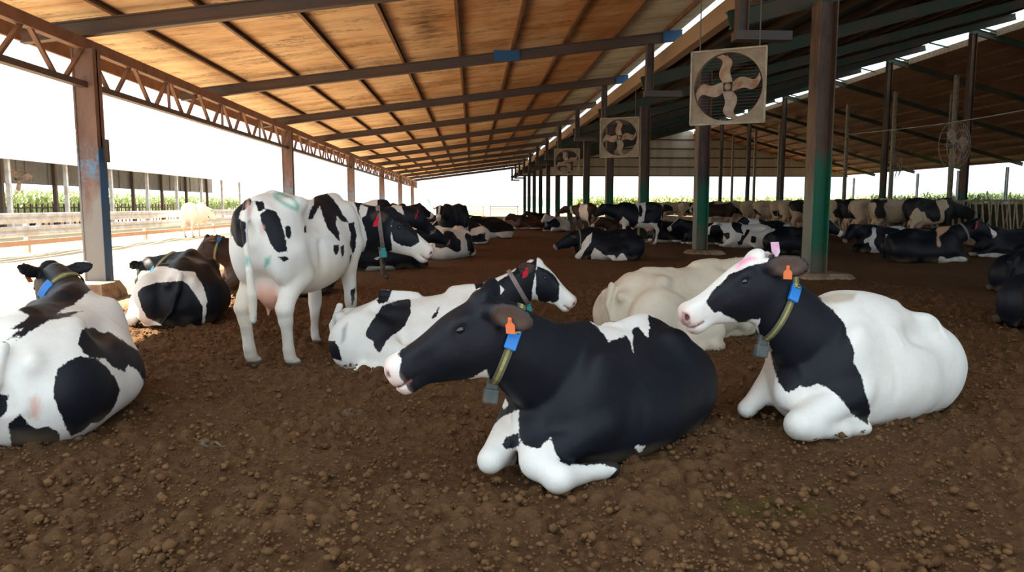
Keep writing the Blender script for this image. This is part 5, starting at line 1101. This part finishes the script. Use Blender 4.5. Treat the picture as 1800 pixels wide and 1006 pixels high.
def ring_points(F, c, ctr, nrm, n=40, gap=.006, tight=None):
    nrm = unit(nrm); u = unit(V(0, 0, 1) - nrm[2] * nrm); w = np.cross(nrm, u); pts = []
    rr = np.arange(.02, .42, .004)
    for k in range(n):
        a = 2 * math.pi * k / n; d = u * math.cos(a) + w * math.sin(a); P = ctr + rr[:, None] * d; f = F.at(P)
        j = np.argmax(f > 0) if (f > 0).any() else len(rr) - 1; pts.append((rr[j] + gap, d))
    r = np.array([p[0] for p in pts]); r = np.minimum(r, np.median(r) * 1.5)
    for _ in range(3): r = np.maximum(r, .5 * (np.roll(r, 1) + np.roll(r, -1)))
    return [ctr + q * p[1] for q, p in zip(r, pts)], [p[1] for p in pts], nrm
def band(mb, pts, outs, nrm, wd, th, rng_=None):
    n = len(pts); idx = list(range(n)) + [0] if rng_ is None else [i % n for i in rng_]; v = []
    for i in idx:
        p, d = pts[i], outs[i]
        v += [p - nrm * wd / 2, p + nrm * wd / 2, p + nrm * wd / 2 + d * th, p - nrm * wd / 2 + d * th]
    f = [(4 * i + k, 4 * i + (k + 1) % 4, 4 * i + 4 + (k + 1) % 4, 4 * i + 4 + k) for i in range(len(idx) - 1) for k in range(4)]
    if rng_ is not None: f += [(3, 2, 1, 0), tuple(4 * (len(idx) - 1) + k for k in range(4))]
    return mb.add(v, f)
def collar(F, c, root, o):
    t = o.get('t', .55); ctr = bez(c['_neck'], t); tan = unit(bez(c['_neck'], t + .02) - bez(c['_neck'], t - .02))
    nrm = unit(tan + V(0, 0, o.get('lean', .0)))
    if 'nrm' in o: nrm = unit(dir_local(c, o['nrm']))
    if 'ctr' in o:
        q = to_local(c, o['ctr']); tt = np.linspace(.2, 1, 81); t = min(tt, key=lambda a: abs((bez(c['_neck'], a) - q) @ nrm)); ctr = bez(c['_neck'], t)
    pts, outs, nrm = ring_points(F, c, ctr, nrm); wd = o.get('w', .042)
    st = band(MB(), pts, outs, nrm, wd, .005).build('collar', o.get('mat', M_strap), root, smooth=False)
    if o.get('mat') is None: band(MB(), pts, [d for d in outs], nrm, wd * .35, .0062).build('stripe', M_stripe, st)
    n = len(pts)
    if 'unit' in o:
        i = int(o['unit'] * n) % n; h = o.get('uh', 2)
        big = band(MB(), pts, outs, nrm, wd * 1.45, .028, range(i - h, i + h + 1)).build('transponder', M_blue, st, bevel=.006); tag(big, 'blue plastic transponder')
        if o.get('sticker', True): band(MB(), pts, outs, nrm, wd * 1.0, .0295, range(i + h - (1 if o.get('flip', 1) > 0 else 2 * h), i + h + (1 if o.get('flip', 1) > 0 else -2 * h + 1))).build('sticker', M_label, big)
    if o.get('weight', True):
        i = int(o.get('wpos', .5) * n) % n; p = pts[i]; d = unit(outs[i] * .6 + V(0, 0, -1)); s_ = unit(np.cross(d, nrm)); k = o.get('ws', 1.)
        m = MB(); pf = [(-.032 * k, -.018 * k), (.032 * k, -.018 * k), (.036 * k, 0), (.032 * k, .018 * k), (-.032 * k, .018 * k), (-.036 * k, 0)]
        m.prism([(a * .9, b_) for a, b_ in pf], p - d * .03 * k, p + d * .035 * k, up=s_); m.prism([(a * 1.15, b_ * 1.5) for a, b_ in pf], p + d * .03 * k, p + d * .105 * k, up=s_)
        w_ = m.build('counterweight', o.get('wmat', M_dkplastic), st, bevel=.008)
        if k >= 1: MB().prism([(-.010, -.010), (.010, -.010), (.010, .010), (-.010, .010)], p + s_ * .02 - d * .005, p + s_ * .024 - d * .005, up=d).build('sticker', M_label, w_)
    return st
def ear_tag(c, root, q, mat, s=1., flip=1, along=.0):
    P, Re, nrm = c['_ear%d' % q]; up = unit(V(0, 0, -flip) - (V(0, 0, -flip) @ nrm) * nrm); side = np.cross(nrm, up); o = P + Re[:, 0] * along + nrm * .024 + V(0, 0, 0)
    prof = [(-.010, 0), (.010, 0), (.012, .028), (.028, .045), (.028, .095), (-.028, .095), (-.028, .045), (-.012, .028)]
    m = MB(); v = [o + side * a * s + up * (b_ - .01) * s + nrm * e for e in (0, .004) for a, b_ in prof]; n = len(prof)
    m.add(v, [tuple(range(n)), tuple(range(2 * n - 1, n - 1, -1))] + [(i, n + i, n + (i + 1) % n, (i + 1) % n) for i in range(n)])
    m.tube([o + up * .003 + nrm * .0, o + up * .003 + nrm * .010], .008 * s, 10)
    return m.build('ear_tag', mat, root)

def make_cow(key, name='dairy_cow', label=None, group=None, cat='cow'):
    c = HERD[key]; F = cow_field(c); h = c.get('res', .03) / c.get('size', 1.)
    lo, G = F.grid(h); Vt, Q = nets(lo, G, h); N = normals(Vt, Q); c['patches'] = PATCH.get(key, [])
    if c.get('base'): c['view'] = tuple(unit(V(0, 0, .6) - to_local(c, (0, 0, CAMZ))))
    coat, tint = paint(c, Vt, N)
    Vt = Vt + N * (.0035 * waves(Vt, c.get('seed', 1) + 40, 10) + .0015 * waves(Vt, c.get('seed', 1) + 41, 26))[:, None]
    root = empty(name, (c['at'][0], c['at'][1], c.get('z', 0.)), c['turn'], label, cat, group); root.scale = [c.get('size', 1.)] * 3
    me = np_mesh('body', Vt, Q); a = me.attributes.new('coat', 'FLOAT', 'POINT'); a.data.foreach_set('value', coat.astype(np.float32))
    a = me.attributes.new('tint', 'FLOAT_COLOR', 'POINT'); a.data.foreach_set('color', tint.astype(np.float32).ravel())
    link('body', me, COATS.get(c.get('coatmat'), M_coat), root)
    g = c['_g']; R = c['_R']; P = c['_P']
    if c.get('res', .03) < .034:
        for q in (-1, 1):
            ce = P + R @ (V(.175, q * .097, -.064) * g); m = MB(); n = 12; vv = []; ff = []
            for i in range(n + 1):
                for k in range(n):
                    th = math.pi * i / n; ph = 2 * math.pi * k / n; vv.append(ce + R @ (V(.020 * math.cos(th), .017 * math.sin(th) * math.cos(ph), .016 * math.sin(th) * math.sin(ph)) * g))
            for i in range(n): ff += [(i * n + k, i * n + (k + 1) % n, (i + 1) * n + (k + 1) % n, (i + 1) * n + k) for k in range(n)]
            m.add(vv, ff).build('eye', M_eye, root, smooth=True)
    for o in c.get('collars', ()): 
        o = dict(o); o['mat'] = {'grey': M_strap_grey}.get(o.get('mat')) or (None if 'mat' not in o else o['mat'])
        if o['mat'] is None: o.pop('mat')
        if o.get('wmat') == 'teal': o['wmat'] = M_teal
        elif 'wmat' in o: o.pop('wmat')
        collar(F, c, root, o)
    for q, mt, *s_ in c.get('tags', ()): ear_tag(c, root, q, dict(orange=M_tag, red=M_redtag, white=M_whitetag)[mt], *s_)
    return root
LABELS = {}
for key in HERD: make_cow(key, label=HERD[key].get('label'), group=HERD[key].get('group'))
